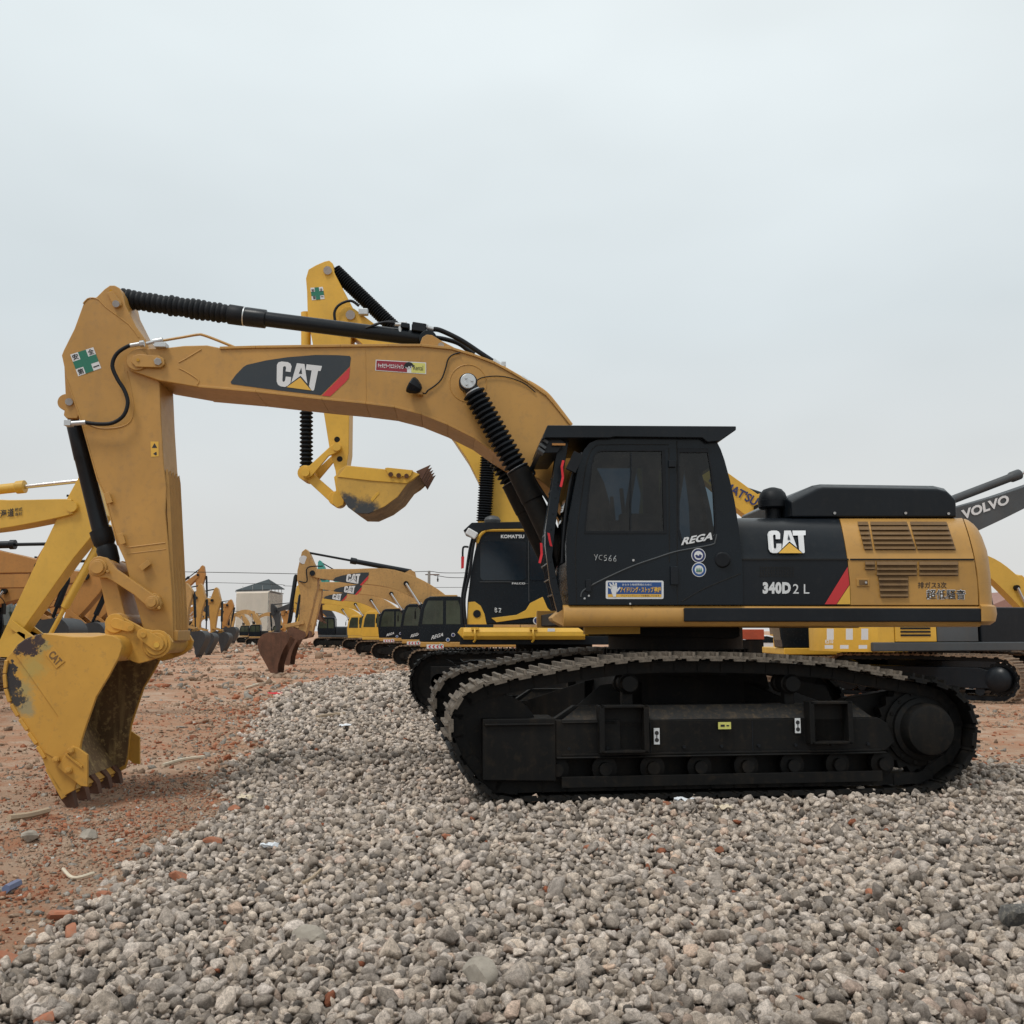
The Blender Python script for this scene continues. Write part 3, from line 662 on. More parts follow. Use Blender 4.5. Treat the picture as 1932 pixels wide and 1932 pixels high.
# latch
lt = part('latch_plate', MB().box(S(1628, 1099, .004), (.13, .012, .075)), M['cat'], yel, bevel=.004)
part('latch_recess', MB().box(S(1629, 1099, .011), (.085, .006, .05)), M['louver'], lt, bevel=0)
part('latch_bolt', MB().cyl(S(1634, 1099, .012), S(1634, 1099, .03), .011, n=10), M['steel'], lt, bevel=0)
# counterweight: rounded tail
def cw(side_rows, sx):
    return None
secs = []
for t in np.linspace(0, 1, 11):
    sec = []
    for r_, xr in ((1179, 1885), (1172, 1896), (1158, 1899), (1144, 1897), (1140, 1890), (1120, 1889), (1080, 1886), (1050, 1882), (1035, 1879), (1010, 1870), (996, 1862), (986, 1852), (981, 1842), (979, 1834)):
        k = (1142 - min(r_, 1142)) / 164.5; xs_ = 1848.5 - 31 * k ** 2 if r_ < 1142 else 1851.5
        bul = .07 if 1141 < r_ < 1176 else 0
        ang = t * math.pi / 2; vb = (SV(r_) if r_ < 1142 else -1.50) - bul * .9
        st = q(xs_, r_, vb); en = q(xr, r_, vb)
        L = en.x - st.x
        # plan: straight then a rounded corner of radius .5 turning to the rear
        Rr = min(.42, L * 1.7); s_ = st.x + (L - Rr * .55) * min(1, t / .25) if t < .25 else st.x + (L - Rr * .55) + Rr * .9 * math.sin((t - .25) / .75 * math.pi / 2) 
        v_ = vb if t < .25 else vb + .8 * (1 - math.cos((t - .25) / .75 * math.pi / 2))
        sec.append(Vector((s_, v_, st.z)))
    sec.append(Vector((sec[-1].x - .02, 0, sec[-1].z + .01))); sec.append(Vector((sec[0].x - .02, 0, sec[0].z)))
    secs.append(sec)
mirror = [[Vector((p.x, -p.y, p.z)) for p in s_] for s_ in secs[::-1]]
part('counterweight', MB().loft(secs + mirror), M['cat'], bevel=0, angle=40)
# black cover box on the housing roof
vc = -1.12
lo = [(1491, 976), (1489, 938), (1539, 913.5), (1554, 911), (1769, 914), (1790, 919), (1807, 935), (1809, 976)]
inn = PX(lo, vc); ins2 = [(p[0] + (-.0), p[1]) for p in inn]
top = MB().loft([[(p[0] + (.02 if i < 3 else (-.02 if i > 4 else 0)), vc, p[1] - (.05 if 0 < i < 7 else 0)) for i, p in enumerate(inn)], [(p[0], vc + .10, p[1] + (.0)) for p in inn], [(p[0], .55, p[1]) for p in inn], [(p[0], .7, p[1] - (.06 if 0 < i < 7 else 0)) for i, p in enumerate(inn)]])
cv = part('engine_cover', top, M['black'], bevel=.02)
bo = MB()
for x_ in (1575, 1709, 1836 - 0): 
    if x_ < 1810: bo.cyl(q(x_, 968, vc - .001), q(x_, 968, vc - .02), .014, n=10)
bo.cyl(q(1790, 969, vc - .001), q(1790, 969, vc - .02), .014, n=10)
part('cover_bolts', bo, M['steel'], cv, bevel=0)
b0 = q(1459, 976, -.85); hh = q(1459, 920, -.85).z - b0.z; rr = (q(1483, 950, -.85).x - q(1429, 950, -.85).x) / 2
part('air_precleaner', MB().lathe(b0 - Vector((0, 0, .1)), b0 + Vector((0, 0, 1)), [(0, rr * .56), (.1 + hh * .27, rr * .56), (.1 + hh * .29, rr * .9), (.1 + hh * .33, rr * .98), (.1 + hh * .55, rr), (.1 + hh * .56, rr * .97), (.1 + hh * .62, rr * .97), (.1 + hh * .8, rr * .85), (.1 + hh * .93, rr * .62), (.1 + hh, rr * .2)], 36), M['rubber'], bevel=0)
part('lift_eye', MB().tube([q(1476, 974, -.6), q(1477, 962, -.6), q(1481, 958, -.6), q(1484, 962, -.6), q(1484, 974, -.6)], .012), M['steel'], bevel=0)

# writing on the housing
PL = lambda e: (lambda x, y: S(x, y, e))
logo([(1448, 1001), (1520, 1001), (1520, 1043.5), (1448, 1043.5)], PL(.022), blk, M['white'], M['yprint'], M['decal'], PL(.026))
lettering('340D', [(1439, 1098), (1492, 1098), (1492, 1120.5), (1439, 1120.5)], PL(.006), M['white'], blk, bold=.06, space=1.12)
lettering('2 L', [(1496, 1102), (1527, 1102), (1527, 1120), (1496, 1120)], PL(.004), M['white'], blk, bold=.004)
for P_, mt in (([(1599.5, 1069), (1602.5, 1103), (1578, 1140), (1556, 1140)], 'red'), ([(1603, 1104), (1604.3, 1140), (1579, 1140)], 'yprint')):
    part('stripe', MB().add([S(x, y, .004) for x, y in P_], [tuple(range(len(P_)))]), M[mt], blk, bevel=0, smooth=False)
lettering('排ガス3次', [(1732, 1098), (1786, 1098), (1786, 1110), (1732, 1110)], PL(.004), M['ink'], yel, bold=.01)
lettering('超低騒音', [(1747, 1111), (1822, 1112), (1822, 1131.5), (1747, 1131)], PL(.003), M['white'], yel, bold=.03)
lettering('超低騒音', [(1748, 1112), (1821, 1113), (1821, 1130.5), (1748, 1130)], PL(.005), M['ink'], yel, bold=.005)

# ---- cab
VC = -1.52
cabo = [(1073, 1141), (1069, 1080), (1068, 1024), (1074, 975), (1081, 935), (1089, 893), (1095, 866), (1102, 848), (1112, 836), (1128, 829), (1150, 827), (1330, 825), (1345, 828), (1353, 834), (1360, 848), (1367, 868), (1377, 905), (1386, 945), (1393, 990), (1398, 1030), (1401, 1069), (1402, 1141)]
cab_o = part('cab', MB().prism(PX(cabo, VC), VC, -.5), M['cabblack'], bevel=0)
W1 = [(1103, 1006), (1110, 930), (1116, 880), (1120, 860), (1127, 851), (1136, 849), (1253, 849), (1257, 1006)]
W2 = [(1279, 847), (1336, 847), (1342, 880), (1348, 930), (1351, 990), (1350, 1012), (1343, 1019), (1286, 1029), (1279, 1000)]
def shrink(pts, k): cx = sum(p[0] for p in pts) / len(pts); cy = sum(p[1] for p in pts) / len(pts); return [(cx + (x - cx) * k, cy + (y - cy) * k) for x, y in pts]
def carve(o, cutters):
    for c in cutters:
        t = obj('t', c, M['dark'], None, 0, smooth=False); t.parent = EX; md = o.modifiers.new('b', 'BOOLEAN'); md.operation = 'DIFFERENCE'; md.object = t; md.solver = 'EXACT'
        bpy.context.view_layer.update(); dg = bpy.context.evaluated_depsgraph_get(); me = bpy.data.meshes.new_from_object(o.evaluated_get(dg)); o.modifiers.clear(); old = o.data; o.data = me; bpy.data.meshes.remove(old); bpy.data.objects.remove(t)
    o.data.polygons.foreach_set('use_smooth', [True] * len(o.data.polygons)); o.data.set_sharp_from_angle(angle=R(32)); o.data.materials.clear(); o.data.materials.append(M['cabblack'])
    b_ = o.modifiers.new('bevel', 'BEVEL'); b_.width = .012; b_.segments = 2; b_.limit_method = 'ANGLE'; b_.angle_limit = R(38); b_.harden_normals = True
wx0, wz0 = sh(1078, 1060, VC); wx1, wz1 = sh(1100, 868, VC)
carve(cab_o, [MB().prism(PX(shrink(cabo, .93), VC), VC + .05, -.55), MB().prism(PX(shrink(W1, .955), VC), VC - .2, -.3), MB().prism(PX(shrink(W2, .93), VC), VC - .2, -.3), MB().prism([(wx0 - .5, wz0), (wx0 + .25, wz0), (wx1 + .25, wz1), (wx1 - .5, wz1)], VC + .10, -.60), MB().prism([sh(1340, 990, VC), sh(1440, 990, VC), sh(1400, 870, VC), sh(1330, 870, VC)], VC + .14, -.64)])
PC = lambda e: (lambda x, y: q(x, y, VC - e))
def plate(pts, e, th, mat, name='panel', parent=cab_o, bevel=0.0): return part(name, MB().prism([sh(x, y, VC - e) for x, y in pts], VC - e, VC - e + th), mat, parent, bevel=bevel)
def rounded(x0, y0, x1, y1, r, dx=0):
    out = []
    for cx, cy, a0 in ((x1 - r, y0 + r, -90), (x1 - r, y1 - r, 0), (x0 + r, y1 - r, 90), (x0 + r, y0 + r, 180)):
        for k in range(5): a = R(a0 + k * 22.5); out.append((cx + r * math.cos(a), cy + r * math.sin(a)))
    return out
def ringplate(pts, k, e, th, mat, name, parent=cab_o):
    o_, i_ = [sh(x, y, VC - e) for x, y in pts], [sh(x, y, VC - e) for x, y in shrink(pts, k)]; n_ = len(pts); m_ = MB(); vs = [(a[0], VC - e, a[1]) for a in o_] + [(a[0], VC - e, a[1]) for a in i_] + [(a[0], VC - e + th, a[1]) for a in o_] + [(a[0], VC - e + th, a[1]) for a in i_]; fs = []
    for i in range(n_): j = (i + 1) % n_; fs += [(i, j, n_ + j, n_ + i), (2 * n_ + i, 3 * n_ + i, 3 * n_ + j, 2 * n_ + j), (i, 2 * n_ + i, 2 * n_ + j, j), (n_ + i, n_ + j, 3 * n_ + j, 3 * n_ + i)]
    return part(name, m_.add(vs, fs), mat, parent, bevel=.002)
fw = ringplate(shrink(W1, 1.012), .945, .006, .02, M['rubber'], 'side_window'); rw = ringplate(shrink(W2, 1.015), .92, .006, .02, M['rubber'], 'side_window')
for P_, par_ in ((W1, fw), (W2, rw)):
    pp_ = PX(shrink(P_, .965), VC); part('pane', MB().add([(a, VC + .012, b) for a, b in pp_], [tuple(range(len(pp_)))]), M['tint'], par_, bevel=0, smooth=False); part('pane', MB().add([(a, -.52, b) for a, b in pp_], [tuple(range(len(pp_)))]), M['tint'], par_, bevel=0, smooth=False)
plate([(1189.5, 854), (1192, 854), (1191, 1003), (1188.5, 1003)], .002, .012, M['black'], 'window_bar', fw)
sx, sz = sh(1215, 1030, -1.0)
part('seat', MB().box((sx, -1.0, sz), (.55, .5, .16)).box((sx + .26, -1.0, sz + .42), (.14, .48, .8), ry=R(10)).box((sx + .33, -1.0, sz + .92), (.10, .28, .2), ry=R(10)).box((sx, -1.28, sz + .2), (.45, .08, .1)).box((sx, -.72, sz + .2), (.45, .08, .1)).box((sx, -1.0, sz - .35), (.4, .4, .6)), M['rubber'], cab_o, bevel=.03)
part('console', MB().box((sx - .10, -1.30, sz + .12), (.40, .14, .34)).box((sx - .10, -.70, sz + .12), (.40, .14, .34)).cyl((sx - .25, -1.30, sz + .2), (sx - .28, -1.30, sz + .55), .02).cyl((sx - .25, -.70, sz + .2), (sx - .28, -.70, sz + .55), .02).box((sx - .62, -.66, sz + .35), (.06, .12, .22)), M['volvo'], cab_o, bevel=.01)
tr_ = MB().tube([q(x, y, VC - .003) for x, y in ((1096, 1126), (1101, 1114), (1131, 1096.5), (1191, 1069), (1241, 1051.5), (1278, 1040), (1341, 1028), (1349, 1021), (1352, 1008))], .007)
part('trim_highlight', tr_, M['volvo'], cab_o, bevel=0)  # grey tube along the door seam, its colour stands in for a highlight
dm = MB()
for P_ in ([(1277, 832), (1278, 1140)], [(1262, 845), (1263, 1060)], [(1088, 1140), (1086, 1030), (1097, 940), (1108, 870), (1122, 843), (1150, 839), (1262, 839)], [(1286, 1135), (1330, 1110), (1398, 1082)]):
    dm.tube([q(x, y, VC - .001) for x, y in P_], .0045, n=6)
part('door_gap', dm, M['dark'], cab_o, bevel=0)
hg = MB(); 
for x_, y_, w_, h_ in ((1272, 1086, .075, .18), (1268, 875, .07, .07), (1110, 1105, .05, .12)): hg.box(q(x_, y_, VC - .012), (w_, .03, h_))
part('hinge', hg, M['black'], cab_o, bevel=.006)
part('door_handle', MB().cyl(q(1363, 1056, VC), q(1363, 1056, VC - .03), .085, .07, n=28), M['rubber'], cab_o, bevel=.01)
sl = MB()
for x_, y_ in ((1189, 1139), (1111, 1124), (1103, 1129)): sl.cyl(q(x_, y_, VC), q(x_, y_, VC - .014), .010, n=10)
sl.cyl(q(1195, 1057, VC), q(1195, 1057, VC - .02), .012, n=10)
part('door_lock', sl, M['steel'], cab_o, bevel=0)
# lettering on the cab
lettering('REGA', [(1291, 1014), (1349, 1003), (1344, 1018), (1285, 1029)], PC(.010), M['white'], cab_o, bold=.035)
def scrawl(chars, x, y, w, h, place, mat, parent, r=.0045):
    glyph = {'Y': [[(0, 0), (.5, .5)], [(1, 0), (.4, 1)]], 'C': [[(1, .1), (.2, .2), (.1, .7), (.9, .9)]], '5': [[(.9, .05), (.3, .1), (.2, .45), (.8, .5), (.7, .9), (.1, .95)]], '6': [[(.8, 0), (.2, .5), (.2, .9), (.8, .9), (.7, .5), (.2, .6)]], '1': [[(.5, 0), (.45, 1)]], 'B': [[(0, 0), (.1, 1), (.8, .8), (.1, .5), (.7, .2), (0, 0)]], '2': [[(0, .1), (.8, .1), (.6, .5), (.1, .95), (.9, .9)]]}
    m_ = MB()
    for i, ch_ in enumerate(chars):
        for st in glyph[ch_]: m_.tube([place(x + (i + a * .7) * w, y + b * h + i * .6) for a, b in st], r, n=5, smooth=3)
    return part('chalk_mark', m_, mat, parent, bevel=0)
scrawl('YC566', 1121, 1046, 9, 11, PC(.010), M['steel'], cab_o, .0032)
sg = plate(rounded(1143, 1095.5, 1252, 1130, 3), .004, .008, M['white'], 'plate_sticker')
plate([(1147, 1098.5), (1248, 1098.5), (1248, 1121), (1147, 1121)], .006, .001, M['blue'], 'sticker_field', sg)
plate([(1147, 1121), (1248, 1121), (1248, 1126.5), (1147, 1126.5)], .006, .001, M['yprint'], 'sticker_band', sg)
hd = MB()
for P_ in ([(1157, 1126), (1153, 1115), (1152, 1107), (1155, 1104), (1160, 1103), (1165, 1108), (1163, 1118), (1162, 1126)], [(1153, 1112), (1147, 1108), (1148, 1106), (1155, 1109)], [(1153, 1108), (1149, 1101), (1151, 1100), (1157, 1106)], [(1157, 1106), (1155, 1099), (1158, 1099), (1160, 1105)], [(1160, 1105), (1161, 1099), (1164, 1100), (1164, 1107)], [(1164, 1112), (1169, 1107), (1171, 1109), (1164, 1118)]):
    hd.add([q(x, y, VC - .009) for x, y in P_], [tuple(range(len(P_)))])
part('hand_symbol', hd, M['white'], sg, bevel=0, smooth=False)
lettering('アイドリング・ストップ', [(1170, 1107), (1233, 1107), (1233, 1118), (1170, 1118)], PC(.009), M['yprint'], sg, bold=.03)
lettering('建設', [(1234, 1107), (1247.5, 1107), (1247.5, 1118), (1234, 1118)], PC(.009), M['yprint'], sg, bold=.03)
lettering('まもろう地球環境のために', [(1174, 1101), (1230, 1101), (1230, 1105), (1174, 1105)], PC(.009), M['white'], sg, bold=.01)
lettering('アイドリングストップを推進しています', [(1172, 1122), (1244, 1122), (1244, 1125.5), (1172, 1125.5)], PC(.009), M['ink'], sg)
for cy, inner in ((1048, 'navy'), (1075, 'green')):
    c = q(1318.5 if cy > 1050 else 1317.5, cy, VC); bdg = part('round_badge', MB().cyl(c + Vector((0, -.003, 0)), c + Vector((0, -.007, 0)), .070, n=32), M['white'], cab_o, bevel=0)
    part('badge_ring', MB().cyl(c + Vector((0, -.0072, 0)), c + Vector((0, -.0082, 0)), .063, n=32), M['navy' if inner == 'navy' else 'blue'], bdg, bevel=0)
    part('badge_field', MB().cyl(c + Vector((0, -.0084, 0)), c + Vector((0, -.0092, 0)), .043, n=28), M['white'], bdg, bevel=0)
    k = MB()
    if inner == 'green':
        for dx in (-.02, 0, .02): k.cyl(c + Vector((dx, -.0105, -.018)), c + Vector((dx, -.0105, .02)), .010, .002, n=8)
    else: k.prism([(c.x - .034, c.z), (c.x - .02, c.z - .025), (c.x + .02, c.z - .028), (c.x + .034, c.z + .0), (c.x + .012, c.z + .012), (c.x, c.z - .006), (c.x - .018, c.z + .008)], c.y - .0105, c.y - .0095)
    part('badge_symbol', k, M[inner], bdg, bevel=0)
# windscreen: follows the slanted front of the cab
ws = MB(); fp = [(1070, 1060), (1074, 975), (1081, 935), (1089, 893), (1094, 872)]
A = [sh(x, y, VC) for x, y in fp]
for (a, b), (c, d) in zip(A, A[1:]): ws.quad((a - .012, VC + .1, b), (a - .012, -.62, b), (c - .012, -.62, d), (c - .012, VC + .1, d))
part('windscreen', ws, M['tint'], cab_o, bevel=0, smooth=False)
# roof guard with louvred brow, front guard posts
rg = MB(); rg.prism(PX([(1033, 802), (1389, 804), (1389, 811), (1358, 832), (1335, 834), (1325, 826), (1160, 824), (1150, 826), (1030, 826), (1022, 830)], VC - .06), VC - .06, -.42)
gd = part('roof_guard', rg, M['black'], bevel=.008)
br = MB(); br.prism(PX([(1024, 828), (1052, 822), (1066, 835), (1052, 854), (1021, 855), (1016, 848)], VC + .02), VC + .02, -.5)
part('brow_hood', br, M['black'], gd, bevel=.006)
for i, (x_, y_) in enumerate(((1036, 814), (1032, 823), (1027, 834), (1023, 844), (1020, 852))):
    bl = MB().box(q(x_, y_, VC + .05), (.075, .15, .028), ry=R(35)); part('brow_slat', bl, M['volvo'], gd, bevel=.004)
part('marker', MB().box(q(1054, 838.5, VC - .02), (.13, .02, .02)), M['orange'], gd, bevel=0)
gp = MB()
for v0, v1 in ((VC + .1, VC + .19), (-.62, -.53)):
    gp.prism(PX([(1053, 826), (1074, 826), (1062, 900), (1047, 1000), (1042, 1050), (1052, 1100), (1064, 1150), (1052, 1156), (1038, 1100), (1029, 1030), (1029, 1000), (1044, 900)], v0), v0, v1)
for k in range(9):
    y_ = 880 + k * 30; x_ = np.interp(y_, [826, 900, 1000, 1050, 1100, 1150], [1063, 1053, 1038, 1036, 1045, 1058]); c = sh(x_, y_, VC + .15); gp.box((c[0], (VC + .15 - .58) / 2, c[1]), (.018, .9, .018))
for k in range(5): 
    vv = VC + .25 + k * .15; gp.tube([Vector((sh(x, y, VC + .15)[0], vv, sh(x, y, VC + .15)[1])) for x, y in ((1063, 830), (1053, 900), (1038, 1000), (1036, 1050), (1058, 1150))], .011, n=6, smooth=4)
part('front_guard', gp, M['cabblack'], gd, bevel=.004)
ml = MB().tube([q(1093, 858, VC - .05), q(1098, 855, VC - .07), q(1092, 870, VC - .08), q(1078, 900, VC - .06), q(1068, 960, VC - .05), q(1062, 1024, VC - .04), q(1060, 1062, VC - .03)], .010)
ml.box(q(1084, 872, VC - .09), (.10, .05, .19), ry=R(25)); part('mirror_arm', ml, M['rubber'], cab_o, bevel=.004)
for pts_ in ([(1063, 868), (1060, 880), (1062, 900), (1058, 918)], [(1035, 1005), (1037, 1018), (1040, 1030)], [(1021, 1024), (1022, 1045), (1018, 1062)]):
    rb = MB(); n_ = len(pts_); L_ = [q(x - 2.2, y, VC - .02) for x, y in pts_]; R_ = [q(x + 2.2, y + 1, VC - .035) for x, y in pts_]
    for i in range(n_ - 1): rb.quad(L_[i], R_[i], R_[i + 1], L_[i + 1])
    part('red_ribbon', rb, M['cloth'], cab_o, bevel=0)
seatm = MB().box((q(1200, 980, -1.0).x, -1.0, q(1200, 980, -1.0).z), (.5, .5, .9))

# ---- boom
BV = -.33
boom = [(246,699),(239,690),(237,676),(244,664),(258,657),(285,657),(321,655),(347,652),(390,651),(415,656),(483,654),(643,652),(733,651),(795,651),(853,657),(893,669),(933,684),(966,702),(995,719),(1030,744),(1043,759),(1075,799),(1110,850),(1140,910),(1160,980),(1165,1040),(1150,1075),(1120,1085),(1095,1070),(1080,1030),(1060,960),(1040,924),(1017,905),(975,880),(933,854),(895,827),(845,802),(795,782),(745,769),(690,762),(608,754),(483,740),(375,731),(300,718)]
bm_ = part('boom', MB().prism(PX(boom, BV), BV, -BV), M['cat'], bevel=.012)
def strip(pts, dy, v0, v1):
    m_ = MB(); 
    for (a, b), (c, d) in zip(pts, pts[1:]):
        A0, B0 = sh(a, b, BV), sh(c, d, BV); A1, B1 = sh(a, b + dy, BV), sh(c, d + dy, BV); m_.prism([A0, B0, B1, A1], v0, v1)
    return m_
fl = strip([(415, 654.5), (483, 652.5), (643, 650.5), (733, 649.5), (795, 649.5), (853, 655.5), (893, 667.5), (933, 682.5), (966, 700.5), (995, 717.5), (1030, 742.5), (1043, 757.5), (1075, 797.5)], 5, BV - .02, -BV + .02)
fl2 = strip([(375, 727), (483, 736.5), (608, 750.5), (690, 758.5), (745, 765.5), (795, 778.5), (845, 798.5), (895, 823.5), (933, 850.5), (975, 876.5), (1017, 901)], 4.5, BV - .018, -BV + .018)
fl.add(fl2.v, fl2.f); part('boom_flange', fl, M['cat'], bm_, bevel=.005)
seam = MB().tube([q(689.5, 657, BV), q(691, 759, BV)], .004, smooth=0)
bx = [q(883 + 35 * math.cos(a), 723 + 35 * math.sin(a), BV) for a in np.linspace(0, 2 * math.pi, 41)]; seam.tube(bx, .006, smooth=0)
seam.tube([q(337, 684, BV), q(352, 676, BV), q(380, 659, BV)], .008); seam.tube([q(338, 695, BV), q(352, 702, BV), q(374, 717, BV), q(372, 726, BV)], .008)
part('weld_seam', seam, M['cat'], bm_, bevel=0)
tp_ = MB(); c = sh(260, 680, BV); tp_.disc(c, BV - .025, -BV + .025, .115, 32)
tp_.prism(PX([(247, 683), (250, 672), (262, 668), (300, 671), (309, 676), (310, 687), (303, 693), (256, 692)], BV - .05), BV - .05, BV - .02)
tpo = part('boom_tip_boss', tp_, M['cat'], bm_, bevel=.006)
part('pin_bolt', MB().cyl(q(297.5, 682, BV - .05), q(297.5, 682, BV - .08), .042, n=6), M['steel'], tpo, bevel=.003)
part('grease_cap', MB().cyl(q(260, 679, BV - .05), q(260, 679, BV - .065), .016, n=12), M['yprint'], tpo, bevel=0)
# boom decal
dp = [(435,720.7),(445,707),(459,692.5),(465.4,688.4),(502,680),(542,674),(596,669.6),(636,670),(660,671.6),(662,675),(660,691),(605.5,745.6),(529,737),(437,724.8)]
PB = lambda e: (lambda x, y: q(x, y, BV - e))
dc = part('decal', MB().add([q(x, y, BV - .003) for x, y in dp], [tuple(range(len(dp)))]), M['decal'], bm_, bevel=0, smooth=False)
part('stripe', MB().add([q(x, y, BV - .004) for x, y in ((660.6, 692), (658.5, 713), (651, 722), (623, 747.7), (607, 746.6))], [tuple(range(5))]), M['red'], dc, bevel=0, smooth=False)
logo([(523, 681), (607.5, 690.5), (594, 737.5), (519, 727.5)], PB(.006), dc, M['white'], M['yprint'], M['decal'], PB(.008))
lb = part('label', MB().add([q(x, y, BV - .003) for x, y in ((709, 678.5), (804, 684), (804, 706), (708, 699))], [(0, 1, 2, 3)]), M['white'], bm_, bevel=0, smooth=False)
part('label_field', MB().add([q(x, y, BV - .004) for x, y in ((710.5, 680), (768, 683.3), (768, 702.3), (709.5, 698))], [(0, 1, 2, 3)]), M['maroon'], lb, bevel=0, smooth=False)
part('label_field', MB().add([q(x, y, BV - .004) for x, y in ((776, 684), (802.5, 685.5), (802.5, 704.5), (776, 703))], [(0, 1, 2, 3)]), M['lime'], lb, bevel=0, smooth=False)
part('label_disc', MB().cyl(q(771.5, 692.5, BV - .003), q(771.5, 692.5, BV - .006), .055, n=20), M['decal'], lb, bevel=0)
lettering('キャタピラーウエストジャパン', [(713, 685), (762, 688), (762, 697), (713, 694)], PB(.007), M['white'], lb, bold=.03)
lettering('CAT', [(765, 689.5), (778, 690), (778, 695.5), (765, 695)], PB(.008), M['white'], lb, bold=.03)
lettering('Rental', [(780, 689), (798, 690), (798, 699), (780, 698)], PB(.007), M['ink'], lb, bold=.0)
# work lamp + cables on the boom
wl_ = MB(); p = q(785, 733, BV - .11); wl_.lathe(p + Vector((-.07, 0, .05)), p + Vector((.2, 0, -.1)), [(0, .085), (.015, .095), (.05, .09), (.11, .06), (.14, .03)], 8)
lamp = part('work_lamp', wl_, M['rubber'], bm_, bevel=0)
part('lamp_bracket', MB().box(q(793, 743, BV - .05), (.05, .10, .04)), M['cat'], lamp, bevel=.004)
part('lamp_cable', MB().tube([q(x, y, BV - .02) for x, y in ((790, 735), (797, 741), (803, 742), (808, 736), (820, 728), (833, 715), (841, 694), (845, 679), (853, 670), (868, 665))], .008), M['rubber'], lamp, bevel=0)
part('sensor_cable', MB().tube([q(x, y, BV - .02) for x, y in ((898, 719), (908, 713), (925, 710), (945, 710), (966, 714), (990, 724), (1010, 740))], .006), M['rubber'], bm_, bevel=0)
# stick-cylinder lug on the boom
lg = MB()
for v0, v1 in ((-.20, -.14), (.14, .20)): lg.prism(PX([(790, 655), (797, 636), (805, 631), (815, 632), (833, 643), (858, 656), (870, 664)], v0), v0, v1)
lgo = part('cylinder_lug', lg, M['cat'], bm_, bevel=.006)
part('pin_bolt', MB().cyl(q(832, 652, -.21), q(832, 652, -.24), .035, n=14), M['steel'], lgo, bevel=0)

# ---- stick
KV = -.27
stick = [(207,538),(197,545),(182,560),(175,562),(165,564),(157,573),(140,620),(120,660),(116,670),(121,693),(126,716),(150,793),(155,803),(184,905),(197,932),(212,989),(222,1029),(235,1057),(250,1115),(268,1180),(278,1204),(290,1214),(327,1213),(327,1192),(325,1117),(319,1042),(312,967),(314,920),(309,875),(304,795),(301,723),(290,680),(275,641),(257,617),(246,595),(236,575),(231,554),(225,543),(216,538)]
st = part('stick', MB().prism(PX(stick, KV), KV, -KV), M['cat'], bevel=.012)
rb = MB(); t_ = [(157, 573), (165, 564), (175, 562), (187, 566), (200, 580), (243, 612), (262, 637)]
rb.tube([q(x, y, KV) for x, y in t_], .008, smooth=2); rb.tube([q(x, y, KV) for x, y in ((126, 716), (152, 790), (184, 905), (197, 932), (222, 1029))], .008, smooth=1)
rb.tube([q(x, y, KV) for x, y in ((240, 1033), (312, 1024))], .007, smooth=0); rb.tube([q(x, y, KV) for x, y in ((240, 1045), (313, 1036))], .005, smooth=0)
rb.tube([q(235 + 0 * a, y, KV) for a, y in ((0, 690), (0, 700))], .003, smooth=0)
rb.tube([q(x, y, KV) for x, y in ((239, 700), (248, 740), (252, 770), (246, 795), (225, 806), (190, 808), (165, 800))], .007)
part('weld_seam', rb, M['cat'], st, bevel=0)
# lugs front: bucket cylinder and stick cylinder
lg = MB()
for v0, v1 in ((-.2, -.13), (.13, .2)):
    lg.prism(PX([(121, 690), (124, 758), (120, 783), (125, 789), (145, 789), (153, 775), (150, 740), (140, 700)], v0), v0, v1)
lo_ = part('cylinder_lug', lg, M['cat'], st, bevel=.006)
part('pin_bolt', MB().cyl(q(130, 758, -.20), q(130, 758, -.235), .04, n=14), M['steel'], lo_, bevel=0)
pt = part('pin_plate', MB().prism(PX([(202, 552), (212, 548), (228, 568), (229, 576), (222, 580), (214, 578)], KV - .03), KV - .03, KV + .0), M['cat'], st, bevel=.006)
part('pin_bolt', MB().cyl(q(218.5, 573, KV - .03), q(218.5, 573, KV - .06), .038, n=14), M['steel'], pt, bevel=0)
part('grease_cap', MB().cyl(q(209, 549, KV), q(209, 549, KV - .015), .018, n=10), M['yprint'], st, bevel=0)
# wear ribs on the inner (rear) face
wr = MB()
A, B = sh(313, 900, KV), sh(327, 1192, KV)
for k in range(5):
    vv = -.23 + k * .115; p0, p1 = Vector((A[0], vv, A[1])), Vector((B[0], vv, B[1]))
    wr.loft([[(p0.x - .01, vv - .02, p0.z + .08), (p0.x + .005, vv, p0.z + .1), (p0.x - .01, vv + .02, p0.z + .08)], [(p0.x - .01, vv - .02, p0.z), (p0.x + .024, vv, p0.z), (p0.x - .01, vv + .02, p0.z)], [(p1.x - .01, vv - .02, p1.z), (p1.x + .024, vv, p1.z), (p1.x - .01, vv + .02, p1.z)]])
c = sh(329, 1203, KV); part('wear_block', MB().box((c[0] + .0, 0, c[1] + .02), (.06, .50, .11)), M['cat'], st); part('wear_ribs', wr, M['cat'], st, bevel=.003)
for x_, y_, r_ in ((206, 940, -20), (231, 1017, -20), (275, 1067, 50)):
    c = q(x_, y_, KV - .03); part('hose_clamp', MB().box(c, (.035, .06, .10), ry=R(r_)).box(c + Vector((0, -.03, 0)), (.06, .012, .12), ry=R(r_)), M['cat'], st, bevel=.004)
